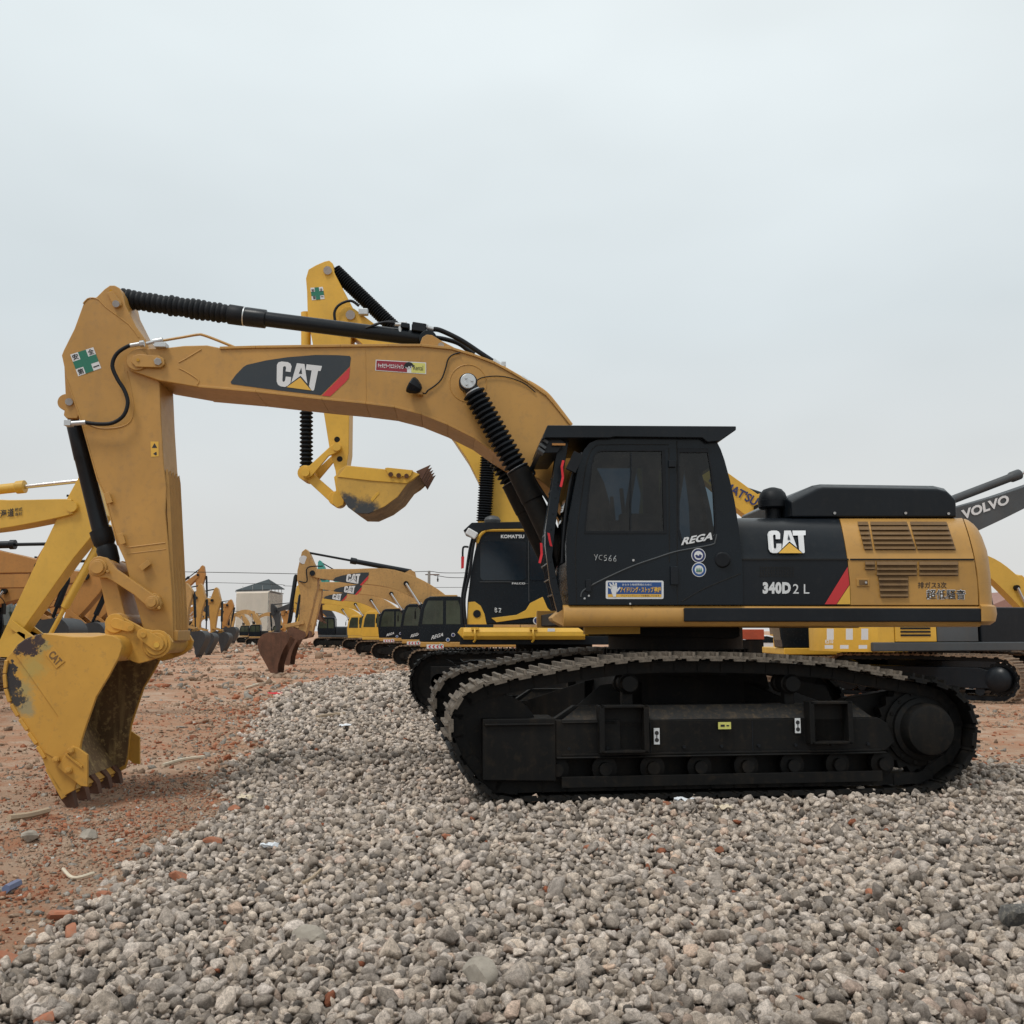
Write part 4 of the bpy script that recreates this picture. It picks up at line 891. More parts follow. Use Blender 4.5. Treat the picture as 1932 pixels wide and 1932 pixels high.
# stickers on the stick
def sticker(quad, v, parent, e=.003):
    pf = lambda k: (lambda x, y: q(x, y, v - k))
    s0 = part('safety_sticker', MB().add([pf(e)(x, y) for x, y in quad], [(0, 1, 2, 3)]), M['white'], parent, bevel=0, smooth=False)
    m_ = MB(); warp(m_, [(.33, 0), (.67, 0), (.67, .33), (1, .33), (1, .67), (.67, .67), (.67, 1), (.33, 1), (.33, .67), (0, .67), (0, .33), (.33, .33)], [tuple(range(12))], quad, pf(e + .0015)); part('cross', m_, M['green'], s0, bevel=0, smooth=False)
    TL, TR, BR, BL = [Vector(t) for t in quad]
    def P_(x, y): p = TL * (1 - x) * y + TR * x * y + BR * x * (1 - y) + BL * (1 - x) * (1 - y); return (p.x, p.y)
    for ch_, x, y in (('安', .04, .72), ('全', .71, .72), ('第', .04, .04), ('一', .71, .13)):
        h_ = .25 if ch_ != '一' else .05
        lettering(ch_, [P_(x, y + h_), P_(x + .25, y + h_), P_(x + .25, y), P_(x, y)], pf(e + .003), M['ink'], s0, bold=.02)
sticker([(132.5, 669), (176, 655), (191, 694.5), (147.5, 710)], KV, st)
wsn = part('warning_sticker', MB().add([q(x, y, KV - .003) for x, y in ((284, 833), (299, 833), (299.5, 861), (285, 862))], [(0, 1, 2, 3)]), M['yprint'], st, bevel=0, smooth=False)
k_ = MB(); k_.add([q(x, y, KV - .005) for x, y in ((291.5, 836), (296.5, 845), (286.5, 845))], [(0, 1, 2)]); k_.add([q(x, y, KV - .005) for x, y in ((289, 856), (295, 852), (296, 858), (293, 859))], [(0, 1, 2, 3)])
part('warning_mark', k_, M['ink'], wsn, bevel=0, smooth=False)

# ---- cylinders
def q0(px_, py_, v=0.0): return q(px_, py_, v)
def cyl_part(name, p0, p1, prof, mat, parent=EX, n=24): return part(name, MB().lathe(p0, p1, prof, n), mat, parent, bevel=0)
A, B, C_ = q0(222, 562), q0(461, 597), q0(800, 640)
ax = (B - A); L1 = ax.length
bp = [(0, .07), (.03, .10)]
rr_ = np.random.default_rng(5)
for i in range(20):
    a = .03 + (L1 - .22) * i / 20; w_ = (L1 - .22) / 20; j = rr_.uniform(-.008, .008); bp += [(a + w_ * .3, .112 + j), (a + w_ * .6, .112 + j), (a + w_, .094 + j * .5)]
bp += [(L1 - .17, .112), (L1 - .02, .110), (L1, .10)]
sc_ = cyl_part('stick_cylinder', B, C_, [(0, .098), (.02, .108), (.24, .106), (.25, .085), ((C_ - B).length - .06, .085), ((C_ - B).length, .07)], M['black'])
part('rod_boot', MB().lathe(A, B, bp, 26), M['rubber'], sc_, bevel=0, angle=60)
part('boot_clamp', MB().lathe(B - ax.normalized() * .005, C_, [(0, .109), (.012, .109)], 26), M['steel'], sc_, bevel=0)
part('cylinder_eye', MB().disc(sh(219, 573, 0), -.13, .13, .10).disc(sh(808, 645, 0), -.13, .13, .10), M['black'], sc_, bevel=.005)
vb_ = MB(); p = q0(791, 622); vb_.box(p, (.16, .22, .10), ry=R(8)); vb_.box(q0(765, 618), (.10, .18, .06), ry=R(8)); vb_.cyl(q0(783, 640), q0(783, 612), .04, n=12)
vbo = part('valve_block', vb_, M['black'], sc_, bevel=.01)
ft = MB()
for a, b, r_ in (((745, 612), (763, 613), .022), ((798, 615), (806, 618), .035), ((806, 618), (820, 622), .027)): ft.cyl(q0(*a, -.06), q0(*b, -.06), r_, n=14)
ft.cyl(q0(755, 616, -.06), q0(755, 634, -.06), .02, n=10)
part('hose_fitting', ft, M['steel'], vbo, bevel=.002)
part('feed_pipe', MB().tube([q0(x, y, -.08) for x, y in ((690, 619), (705, 614), (725, 608), (745, 610))], .014), M['rubber'], sc_, bevel=0)
hs = MB().tube([q0(x, y, -.08) for x, y in ((818, 621), (833, 624), (870, 642), (908, 667), (932, 683))], .028, n=12)
ho = part('hose', hs, M['rubber'], bm_, bevel=0)
part('hose', MB().tube([q0(x, y, .08) for x, y in ((815, 636), (840, 640), (865, 648), (882, 660), (895, 668))], .026, n=12), M['rubber'], bm_, bevel=0)
ft = MB().cyl(q0(930, 681, -.08), q0(943, 690, -.08), .036, n=14).cyl(q0(943, 690, -.08), q0(950, 694, -.08), .045, n=8).cyl(q0(983, 713, -.2), q0(996, 722, -.2), .035, n=14)
ft.box(q0(950, 688, -.08), (.05, .08, .05)); part('hose_fitting', ft, M['steel'], ho, bevel=.002)
part('hard_pipe', MB().tube([q0(x, y, -.2) for x, y in ((948, 693), (983, 713), (1010, 728), (1030, 742), (1046, 760), (1078, 802))], .022), M['cat'], bm_, bevel=0)
# bucket cylinder
A, B, C_ = q0(141, 803), q0(193, 1010), q0(212, 1070)
L_ = (B - A).length
bc = cyl_part('bucket_cylinder', A, B, [(-.12, .05), (-.02, .07), (0, .085), (L_ * .3, .093), (L_ * .31, .088), (L_ * .98, .094), (L_, .094)], M['black'])
part('rod_boot', MB().lathe(B, C_, [(-.06, .12), (.02, .118), (.09, .113), (.12, .095), (.16, .11), (.3, .10), ((C_ - B).length, .08)], 24), M['rubber'], bc, bevel=0)
part('cylinder_eye', MB().disc(sh(132, 763, 0), -.12, .12, .09).disc(sh(211, 1078, 0), -.12, .12, .09), M['cat'], bc, bevel=.004)
# boom cylinders
for v_ in (-.50, .50):
    A, B, C_ = q0(883, 723, -.5), q0(978, 888, -.5), q0(1065, 1068, -.5)
    A.y = B.y = C_.y = v_; L1, L2 = (B - A).length, (C_ - B).length
    cy = cyl_part('boom_cylinder', B, C_, [(-.02, .10), (0, .125), (.35, .122), (.36, .115), (L2, .115)], M['under'])
    ax = (B - A).normalized()
    part('rod_boot', MB().lathe(A + ax * .11, B, bellows_profile(L1 - .1, .082, .128, 17, .6), 24), M['rubber'], cy, bevel=0, angle=25)
    part('cylinder_eye', MB().disc((A.x, A.z), v_ - .06, v_ + .06, .10, 28).cyl(A, A + ax * .14, .08), M['black'], cy, bevel=.006)
    sgn = -1 if v_ < 0 else 1
    cp = part('pin_cap', MB().cyl((A.x, v_ + sgn * .06, A.z), (A.x, v_ + sgn * .10, A.z), .083, n=32), M['steel'], cy, bevel=.008)
    b3 = MB()
    for k in range(3): a = 2.2 + k * 2.1; b3.cyl((A.x + .04 * math.cos(a), v_ + sgn * .10, A.z + .04 * math.sin(a)), (A.x + .04 * math.cos(a), v_ + sgn * .118, A.z + .04 * math.sin(a)), .014, n=6)
    part('cap_bolts', b3, M['steel'], cp, bevel=0)
    part('boot_clamp', MB().lathe(B - ax * .03, B + ax, [(0, .126), (.012, .126)], 26).lathe(A + ax * .10, B, [(0, .086), (.012, .086)], 20), M['steel'], cy, bevel=0)
    part('feed_pipe', MB().tube([B + Vector((.12, 0, .04)), B + Vector((.17, 0, -.02)), B + Vector((.20, 0, -.14)), C_ + Vector((.17, 0, .2))], .018), M['black'], cy, bevel=0)
part('boom_pin_bar', MB().disc(sh(883, 723, -.5), -.45, .45, .07), M['cat'], bm_, bevel=0)
# S hose and pipes at the boom tip
hh_ = part('hose', MB().tube([q(x, y, KV - .10) for x, y in ((264, 649), (242, 653), (220, 668), (212, 690), (221, 714), (235, 737), (241, 760), (233, 784), (212, 798), (185, 800), (160, 797))], .021, n=12), M['rubber'], bm_, bevel=0)
ft = MB().cyl(q(246, 652, KV - .1), q(264, 649, KV - .1), .024, n=12).cyl(q(264, 649, KV - .1), q(272, 648, KV - .1), .036, n=6).cyl(q(276, 648, KV - .1), q(300, 643, KV - .1), .018, n=10).cyl(q(290, 645, KV - .1), q(307, 642, KV - .1), .036, n=14)
ft.cyl(q(162, 797, KV - .1), q(135, 799, KV - .1), .026, n=12).box(q(130, 799, KV - .06), (.07, .10, .06)); ft.box(q(305, 653, KV - .06), (.12, .14, .05))
part('hose_fitting', ft, M['steel'], hh_, bevel=.002)
part('hard_pipe', MB().tube([q(x, y, KV - .06) for x, y in ((305, 643), (340, 637), (372, 631.5), (384, 632.5), (410, 642), (442, 655))], .015), M['cat'], bm_, bevel=0)

# ---- bucket linkage
LV = -.40
lk = [(166, 1071), (169, 1060), (176, 1052), (187, 1049), (200, 1052), (210, 1062), (218, 1073), (252, 1096), (289, 1121.7), (300, 1126), (304, 1138), (300, 1150), (289, 1152), (279, 1146), (252, 1121.7), (213.5, 1097), (200, 1090), (188, 1090), (175, 1087), (168, 1080)]
for sg_, nm in ((1, 'link_arm'), (-1, 'link_arm')):
    m_ = MB(); P_ = PX(lk, LV); v0, v1 = (LV, LV + .07) if sg_ > 0 else (-LV - .07, -LV); m_.prism(P_, v0, v1)
    c1, c2 = sh(186.5, 1071, LV), sh(288, 1137, LV); e_ = LV - .03 if sg_ > 0 else -LV + .03
    m_.disc(c1, *sorted((e_, v0)), .088, 28); m_.disc(c2, *sorted((e_, v0)), .07, 24)
    o = part(nm, m_, M['cat'], bevel=.008)
    pp = MB().disc(c1, LV - .06, LV - .03, .066, 28).disc(c2, LV - .055, LV - .03, .048, 24); pp.cyl(q(203, 1078, LV), q(203, 1078, LV - .05), .018, n=6); pp.cyl(q(300, 1147, LV), q(300, 1147, LV - .05), .018, n=6)
    if sg_ > 0: part('pivot_pin', pp, M['cat'], o, bevel=.005)
part('stick_link_boss', MB().disc(sh(290, 1135, KV), KV - .06, -KV + .06, .088, 28), M['cat'], st, bevel=.006)
hl = MB().prism(PX([(186, 1086), (220, 1096), (237, 1165), (212, 1190), (203, 1165)], -.27), -.27, .27); hl.disc(sh(186.5, 1071, LV), -.30, .30, .105, 28).disc(sh(218, 1175, LV), -.30, .30, .105, 28)
part('power_link', hl, M['cat'], bevel=.012)
ear = [(206,1164),(213,1160),(222,1160),(232,1165),(252,1175.5),(271,1186),(290,1190),(304,1191),(318,1199),(325,1211),(321,1227),(303,1239),(278,1248),(262,1252),(252,1249),(225,1236),(205,1215),(197,1192),(199,1175)]
EV = -.44
bk = None
# bucket body
V0, V1 = -.78, .78
sp_ = [(24,1229),(32,1217),(47,1206),(65,1198),(82,1194.6),(105,1197),(135,1201),(175,1201),(200,1197),(215,1199.6),(227,1207),(231,1219.6),(225,1239.6),(205,1277),(182,1314.6),(175,1334.6),(162,1372),(154,1397),(150,1425),(146,1470),(140,1491),(122,1501),(110,1489),(85,1447),(75,1418),(45,1369.6),(20,1332),(9,1302),(7.5,1264.6),(12,1242)]
SP = PX(sp_, V0)
cen = [(q(60, 1262, V0), .12, (.44, .31, .08), .8), (q(48, 1300, V0), .10, (.38, .29, .11), .8), (q(50, 1335, V0), .09, (.33, .27, .14), .9), (q(84, 1214, V0), .06, (.36, .28, .10), .5), (q(50, 1218, V0), .10, (.040, .024, .026), .22), (q(76, 1206, V0), .065, (.045, .028, .028), .25), (q(17, 1262, V0), .075, (.028, .026, .028), .18), (q(20, 1290, V0), .10, (.028, .026, .028), .2), (q(34, 1318, V0), .075, (.04, .038, .036), .4)]
M['bside'] = stained('burnt_bucket_paint', (.55, .295, .048), (.22, .14, .06), [((c.x, c.y, c.z), r_, col, s_) for c, r_, col, s_ in cen])
# side plates + reinforcement, shell, floor
shp = [(122,1501),(110,1489),(85,1447),(75,1418),(45,1369.6),(20,1332),(9,1302),(7.5,1264.6),(12,1242),(24,1229),(32,1217),(47,1206),(65,1198),(82,1194.6),(105,1197),(135,1201),(175,1201),(205,1199)]
SHP = [Vector(sh(x, y, V0)) for x, y in shp]; inn_ = []
for i, p in enumerate(SHP):
    t = (SHP[min(i + 1, len(SHP) - 1)] - SHP[max(i - 1, 0)]).normalized(); inn_.append(p + Vector((t.y, -t.x)) * .035)
bk = part('bucket', MB().prism([tuple(p) for p in SHP] + [tuple(p) for p in inn_[::-1]], V0 + .01, V1 - .01), M['catbucket'], bevel=.004)
part('bucket_side', MB().prism(SP, V0, V0 + .035), M['bside'], bk, bevel=.006); part('bucket_side', MB().prism(SP, V1 - .035, V1), M['catbucket'], bk, bevel=.006)
M['lining'] = paint('worn_bucket_lining', (.15, .09, .04), .6, (.42, .30, .13), 1.1, .3, scale=1.6, bump=.006)
inl = []
for i, p in enumerate(inn_):
    t = (inn_[min(i + 1, len(inn_) - 1)] - inn_[max(i - 1, 0)]).normalized(); inl.append((p + Vector((t.y, -t.x)) * .006, p + Vector((t.y, -t.x)) * .012))
part('lining', MB().prism([tuple(a) for a, _ in inl[1:-1]] + [tuple(b) for _, b in inl[1:-1]][::-1], V0 + .04, V1 - .04), M['lining'], bk, bevel=0)
cs_ = sum((Vector(p) for p in SP), Vector((0, 0))) / len(SP); part('lining', MB().prism([tuple(cs_ + (Vector(p) - cs_) * .955) for p in SP], V1 - .045, V1 - .036), M['lining'], bk, bevel=0); part('lining', MB().prism([tuple(cs_ + (Vector(p) - cs_) * .955) for p in SP], V0 + .036, V0 + .045), M['lining'], bk, bevel=0)
up = [(24, 1229), (33, 1218), (48, 1207), (66, 1199), (82, 1195.6), (105, 1198), (135, 1202), (175, 1202), (200, 1198), (214, 1200.6), (226, 1208), (230, 1219.6), (224, 1239.6), (204, 1277), (181, 1314.6), (174, 1334.6), (161, 1372), (153, 1397), (148, 1425), (120, 1440), (84, 1420), (110, 1352)]
part('side_plate', MB().prism([sh(x, y, V0 - .012) for x, y in up], V0 - .012, V0 - .001), M['bside'], bk, bevel=.004)
for k in range(7):
    x_, y_, r_ = [(10, 1258, 5), (9, 1285, -8), (14, 1312, -20), (27, 1340, -32), (44, 1367, -36), (61, 1393, -36), (77, 1419, -34)][k]; c = sh(x_, y_, V0)
    for vv in (V0 + .10, V1 - .10): part('heel_shroud', MB().box((c[0] + .008, vv, c[1]), (.035, .25, .135), ry=R(r_)), M['catbucket'], bk, bevel=.008)
tq = sh(222, 1223, V0 + .3); part('torque_tube', MB().disc((tq[0], tq[1]), V0 + .03, V1 - .03, .135, 32), M['catbucket'], bk, bevel=0)
for v0, v1 in ((EV, EV + .06), (-EV - .06, -EV)):
    eo = part('bucket_ear', MB().prism(PX(ear, EV), v0, v1), M['catbucket'], bk, bevel=.008)
    if v0 < 0:
        part('pin_boss', MB().disc(sh(218, 1176, EV), EV - .03, EV, .10, 28), M['catbucket'], eo, bevel=.006); part('pin_boss', MB().disc(sh(297, 1215, EV), EV - .03, EV, .145, 32).disc(sh(297, 1215, EV), EV - .05, EV - .03, .115, 32), M['catbucket'], eo, bevel=.006)
        m_ = MB(); 
        for (x0, y0, x1, y1, r_, ee) in ((218, 1176, 245, 1184, 10, .045), (296, 1215, 269, 1197, 13, .075)):
            a = math.atan2(y1 - y0, x1 - x0); pts = [(x0 + r_ * math.cos(a + R(t)), y0 + r_ * math.sin(a + R(t))) for t in range(90, 271, 20)] + [(x1 + r_ * .85 * math.cos(a + R(t)), y1 + r_ * .85 * math.sin(a + R(t))) for t in range(-90, 91, 20)]
            m_.prism(PX(pts, EV - ee), EV - ee, EV - ee + .022)
        po = part('pin_plate', m_, M['catbucket'], eo, bevel=.005)
        part('pin_bolt', MB().cyl(q(246, 1185, EV - .04), q(246, 1185, EV - .075), .03, n=10).cyl(q(270, 1198, EV - .07), q(270, 1198, EV - .10), .03, n=10), M['catbucket'], po, bevel=.003)
        part('grease_cap', MB().cyl(q(295, 1217, EV - .07), q(295, 1217, EV - .09), .028, n=12), M['yprint'], po, bevel=0)
part('bucket_pin_tube', MB().disc(sh(297, 1215, EV), EV, -EV, .105, 28), M['catbucket'], bk, bevel=0)
# lip, side cutters, teeth
ld = (Vector(sh(122, 1501, V0)) - Vector(sh(85, 1447, V0))).normalized(); l0 = Vector(sh(88, 1450, V0)); lp = Vector(sh(124, 1503, V0)); nn_ = Vector((-ld.y, ld.x))
part('cutting_edge', MB().prism([tuple(l0 + nn_ * .01), tuple(lp + nn_ * .0), tuple(lp - nn_ * .05), tuple(l0 - nn_ * .02)][::-1], V0, V1), M['catbucket'], bk, bevel=.006)
for v0, v1, ee in ((V0 - .05, V0 - .012, 1), (V1 + .012, V1 + .05, 0)):
    o = part('side_cutter', MB().prism([sh(x, y, V0 - .05) for x, y in ((108, 1447), (122, 1425), (135, 1407), (147, 1411), (165, 1424), (165, 1484.6), (152, 1483), (125, 1462))], v0, v1), M['catbucket'], bk, bevel=.006)
    if ee:
        part('cutter_rib', MB().prism([sh(x, y, V0 - .07) for x, y in ((121, 1423), (125, 1421), (155, 1445), (154, 1450))], V0 - .07, V0 - .05), M['catbucket'], o, bevel=.003)
        for x_, y_ in ((133, 1416), (105, 1433), (129, 1453)): part('cutter_bolt', MB().cyl(q(x_, y_, V0 - .02), q(x_, y_, V0 - .085), .035, n=6).cyl(q(x_, y_, V0 - .085), q(x_, y_, V0 - .10), .02, n=8), M['catbucket'], o, bevel=.003)
dn = Vector((.25, -.97)).normalized()
for k in range(5):
    vv = -.68 + k * .34; base = lp - ld * .10; a0 = base + nn_ * .045; a1 = base - nn_ * .07; m_ = MB()
    tip = lp + ld * .10 + dn * .15
    m_.loft([[(a0.x, vv - .065, a0.y), (a0.x, vv + .065, a0.y), (a1.x, vv + .065, a1.y), (a1.x, vv - .065, a1.y)], [((lp + nn_ * .05).x, vv - .06, (lp + nn_ * .05).y), ((lp + nn_ * .05).x, vv + .06, (lp + nn_ * .05).y), ((lp - nn_ * .07).x, vv + .06, (lp - nn_ * .07).y), ((lp - nn_ * .07).x, vv - .06, (lp - nn_ * .07).y)],
             [((tip + nn_ * .012).x, vv - .035, (tip + nn_ * .012).y), ((tip + nn_ * .012).x, vv + .035, (tip + nn_ * .012).y), ((tip - nn_ * .012).x, vv + .035, (tip - nn_ * .012).y), ((tip - nn_ * .012).x, vv - .035, (tip - nn_ * .012).y)]])
    part('tooth', m_, M['rust'], bk, bevel=.006)
em = part('cast_emblem', MB().prism([sh(x, y, V0 - .02) for x, y in ((86, 1236), (101, 1222), (123, 1248), (106, 1262))], V0 - .02, V0 - .012), M['catbucket'], bk, bevel=.004)
lettering('CAT', [(101, 1226), (118, 1246), (107, 1257), (90, 1237)], lambda x, y: q(x, y, V0 - .0225), M['louver'], em, bold=.03)

# ================================================================== generic excavator for the rest of the yard
BSH = [(-.35,-.03),(-.38,.05),(-.51,.10),(-.85,.08),(-1.14,.10),(-1.36,.03),(-1.46,-.08),(-1.53,-.2),(-1.54,-.30),(-1.52,-.47),(-1.45,-.66),(-1.33,-.86),(-1.20,-1.08),(-1.10,-1.26),(-.93,-1.52),(-.80,-1.46),(-.77,-1.05),(-.70,-.80),(-.60,-.53),(-.46,-.28)]
def rot2(p, a): c, s_ = math.cos(a), math.sin(a); return (p[0] * c - p[1] * s_, p[0] * s_ + p[1] * c)
def simple_track(L, H, n=12):
    r = H / 2; P = []
    for i in range(n + 1): a = math.pi * 1.5 - math.pi * i / n; P.append(Vector((-L / 2 + r + r * math.cos(a), r + r * math.sin(a))))
    P.insert(n + 1, Vector((0, H + .03)))
    for i in range(n + 1): a = math.pi / 2 - math.pi * i / n; P.append(Vector((L / 2 - r + r * math.cos(a), r + r * math.sin(a))))
    return P
def build_exc(name, label, fr, boom, S_, K, bang=0.0, mats=None, k=1.0, group=None, undang=None, nshoe=44, bscale=.9, extras=True, category='excavator', upang=0.0):
    mt = dict(body='old', boom='old', cab='cabblack', under='under', shoe='mudshoe', bucket='rust', cyl='black', hood='black', glass='glassb', skirt='old', cw='old', tank=None); mt.update(mats or {})
    mt['tank'] = mt['tank'] or mt['body']; G = {a: M[b] for a, b in mt.items()}
    T = thing(name, label, category, fr.o, fr.a, group)
    P = lambda nm, mb, m_, par=T, b=0.01, **kw: obj(nm, mb, m_, par, b, **kw)
    L, H, g2, w = 4.4 * k, .98 * k, 1.2 * k, .6 * k
    uz = (undang - fr.a) if undang is not None else 0.0
    path = simple_track(L, H)
    for side in (-1, 1):
        v = side * g2
        t = P('track', merged_shoes(path, nshoe, v, w), G['shoe'], rz=uz, b=0)
        P('chain_links', band(path, .04, v - .1, v + .1, .1), G['under'], t, b=0)
        f = MB().prism([(-L * .40, H * .30), (L * .40, H * .30), (L * .40, H * .62), (L * .3, H * .74), (-L * .3, H * .74), (-L * .40, H * .62)], v - w * .34, v + w * .34)
        P('track_frame', f, G['under'], rz=uz, b=.01)
        P('idler', MB().disc((-L / 2 + H / 2, H / 2), v - .1, v + .1, H * .36, 24).disc((-L / 2 + H / 2, H / 2), v - w * .4, v + w * .4, H * .14, 14), G['under'], rz=uz, b=0)
        P('sprocket', sprocket_geo((L / 2 - H / 2, H / 2), H * .38, v - .05, v + .05, 18), G['under'], rz=uz, b=0)
        P('final_drive', MB().lathe((L / 2 - H / 2, v, H / 2), (L / 2 - H / 2, v + side, H / 2), [(0, .28 * k), (.2 * k, .27 * k), (.27 * k, .2 * k), (.3 * k, .1 * k)], 20), G['under'], rz=uz, b=0)
        for i in range(6): P('track_roller', MB().disc((-L * .3 + i * L * .12, H * .24), v - w * .3, v + w * .3, .1 * k, 12), G['under'], rz=uz, b=0)
    P('car_body', MB().box((0, 0, .62 * k), (1.5 * k, 2.0 * k, .45 * k)).cyl((0, 0, .8 * k), (0, 0, 1.16 * k), .62 * k, n=28), G['under'], b=0)
    # upper body
    hs = 1.08 * k
    P('side_rail', MB().box((.45 * k, 0, hs + .09 * k), (4.4 * k, 2.55 * k, .20 * k)), G['skirt'], b=.03)
    def side_loft(pts_fn, s0, s1, ss=(0, 1)): return [[Vector((s0 + (s1 - s0) * t, v, h)) for v, h in pts_fn(t)] for t in ss]
    prof = [(-1.27, 1.28), (-1.27, 1.85), (-1.22, 2.02), (-1.05, 2.12), (1.05, 2.12), (1.22, 2.02), (1.27, 1.85), (1.27, 1.28)]
    P('engine_housing', MB().loft([[(s_ * k, v * k, h * k) for v, h in prof] for s_ in (.0, 1.05)]), G['hood'], b=.01)
    eh = P('engine_door', MB().loft([[(s_ * k, v * k, h * k) for v, h in prof] for s_ in (1.07, 2.1)]), G['body'], b=.01)
    for sv in (-1, 1):
        lv = MB()
        for r_ in range(6): lv.box((1.6 * k, sv * 1.272 * k, (1.42 + r_ * .075) * k), (.75 * k, .02, .04 * k))
        P('louvres', lv, G['under'], eh, b=0)
    cwp = [(1.9, -1.25), (2.3, -1.25), (2.6, -1.05), (2.78, -.6), (2.82, 0), (2.78, .6), (2.6, 1.05), (2.3, 1.25), (1.9, 1.25)]
    cwp = [(a + .22, b) for a, b in cwp]
    P('counterweight', MB().loft([[(a * k * (1 if z < 2 else .985), b * k * (1 if z < 2 else .97), z * k) for a, b in cwp] for z in (1.06, 1.15, 1.9, 2.05, 2.1)]), G['cw'], b=0, angle=30)
    P('exhaust', MB().cyl((1.1 * k, .4 * k, 2.1 * k), (1.1 * k, .4 * k, 2.5 * k), .06 * k), G['under'], b=0)
    P('tank_box', MB().box((-.75 * k, .95 * k, 1.62 * k), (1.3 * k, .6 * k, .85 * k)), G['tank'], b=.04)
    # cab
    ch = 3.02 * k
    cp = [(-1.78, 1.28), (-1.84, 1.9), (-1.74, 2.55), (-1.58, 2.92), (-1.4, 3.02), (-.25, 3.02), (-.12, 2.95), (-.08, 2.6), (-.05, 1.28)]
    c_ = P('cab', MB().prism([(a * k, b * k) for a, b in cp], -1.27 * k, -.33 * k), G['cab'], b=.03)
    pn = lambda pts, v0, v1, nm='pane': P(nm, MB().prism([(a * k, b * k) for a, b in pts], v0 * k, v1 * k), G['glass'], c_, b=0)
    for v0, v1 in ((-1.28, -1.265), (-.335, -.318)):
        pn([(-1.68, 2.0), (-1.6, 2.55), (-1.46, 2.86), (-.88, 2.86), (-.88, 1.95), (-1.68, 1.95)], v0, v1, 'side_window'); pn([(-.76, 1.95), (-.76, 2.86), (-.3, 2.86), (-.22, 2.6), (-.2, 1.95)], v0, v1, 'side_window')
    fw_ = MB()
    for (a, b), (c2, d) in zip([(-1.80, 1.5), (-1.84, 1.9), (-1.74, 2.55), (-1.61, 2.86)], [(-1.84, 1.9), (-1.74, 2.55), (-1.61, 2.86)]):
        fw_.quad(((a - .012) * k, -1.2 * k, b * k), ((a - .012) * k, -.4 * k, b * k), ((c2 - .012) * k, -.4 * k, d * k), ((c2 - .012) * k, -1.2 * k, d * k))
    P('windscreen', fw_, G['glass'], c_, b=0)
    P('roof_hatch', MB().box((-.85 * k, -.8 * k, 3.05 * k), (1.0 * k, .7 * k, .07 * k)), G['body'], c_, b=.02)
    P('mirror', MB().box((-1.95 * k, -1.3 * k, 2.3 * k), (.05 * k, .16 * k, .3 * k)).tube([(-1.8 * k, -1.2 * k, 2.7 * k), (-1.95 * k, -1.3 * k, 2.5 * k), (-1.95 * k, -1.3 * k, 2.2 * k)], .012), G['under'], c_, b=0)
    # front group
    bw = .27 * k
    cl = catmull([Vector((a, b)) for a, b in boom], 6); n = len(cl); up_, lo_ = [], []
    wd = lambda t: np.interp(t, [0, .12, .35, .55, .8, 1], [.2, .36, .40, .36, .25, .15]) * k
    for i, p in enumerate(cl):
        t = (cl[min(i + 1, n - 1)] - cl[max(i - 1, 0)]).normalized(); nr = Vector((-t.y, t.x)); 
        if i == 0: nrm0 = nr
        h_ = wd(i / (n - 1)); up_.append(p - nr * h_); lo_.append(p + nr * h_)
    bm = P('boom', MB().prism([tuple(p) for p in up_ + lo_[::-1]], -bw, bw), G['boom'], b=.015)
    Tt, Sv, Kv = cl[-1], Vector(S_), Vector(K)
    a = (Kv - Sv).normalized(); fr_ = Vector((a.y, -a.x)); 
    if fr_.x > 0: fr_ = -fr_
    tt = (Tt - Sv).dot(a)
    if fr_.dot(Vector((-1, 0))) < 0: fr_ = -fr_
    sd_ = (Tt - Sv).dot(fr_); LS = (Kv - Sv).length
    mid = Tt + fr_ * .0
    sp = [Sv - a * .12 * k, Sv + fr_ * .14 * k, Tt - a * .1 * k + fr_ * .62 * k, Tt + a * .25 * k + fr_ * .62 * k, Tt + a * .9 * k + fr_ * .45 * k, Kv + fr_ * .15 * k - a * .3 * k, Kv + fr_ * .14 * k + a * .06 * k, Kv + a * .15 * k, Kv - fr_ * .14 * k, Tt + a * .6 * k - fr_ * .2 * k, Tt - fr_ * .2 * k, Sv - fr_ * .14 * k]
    stk = P('stick', MB().prism([tuple(p) for p in sp], -bw * .75, bw * .75), G['boom'], b=.015)
    P('pivot_pin', MB().disc(tuple(Tt), -bw * 1.12, bw * 1.12, .11 * k, 16), G['cyl'], stk, b=0)
    v3 = lambda p, v=0.0: Vector((p.x, v, p.y))
    base = cl[int(n * .42)] - Vector((0, 0)); tdir = (cl[int(n * .42) + 1] - cl[int(n * .42) - 1]).normalized(); nb = Vector((-tdir.y, tdir.x)); 
    if nb.y < 0: nb = -nb
    bs = base + nb * .52 * k; Ls = (Sv - bs).length
    sc = P('stick_cylinder', MB().lathe(v3(bs), v3(Sv), [(0, .05 * k), (.05 * k, .10 * k), (Ls * .52, .10 * k), (Ls * .53, .13 * k), (Ls * .58, .13 * k), (Ls * .581, .05 * k)], 14), G['cyl'], b=0)
    P('cylinder_rod', MB().cyl(v3(bs + (Sv - bs) * .57), v3(Sv), .045 * k, n=10), M['rubber'] if mt['cyl'] == 'black' else M['chrome'], sc, b=0)
    P('cylinder_lug', MB().prism([tuple(base + nb * .3 * k - tdir * .3 * k), tuple(bs - tdir * .1 * k + nb * .05 * k), tuple(bs + tdir * .1 * k + nb * .05 * k), tuple(base + nb * .3 * k + tdir * .3 * k)], -.12 * k, .12 * k), G['boom'], bm, b=.01)
    lp_ = Kv - a * .35 * k + fr_ * .62 * k; b0_ = Tt + a * .15 * k + fr_ * .72 * k; Lb = (lp_ - b0_).length
    bcx = P('bucket_cylinder', MB().lathe(v3(b0_), v3(lp_), [(-.1 * k, .05 * k), (0, .085 * k), (Lb * .68, .085 * k), (Lb * .69, .045 * k), (Lb, .045 * k)], 12), G['cyl'], b=0)
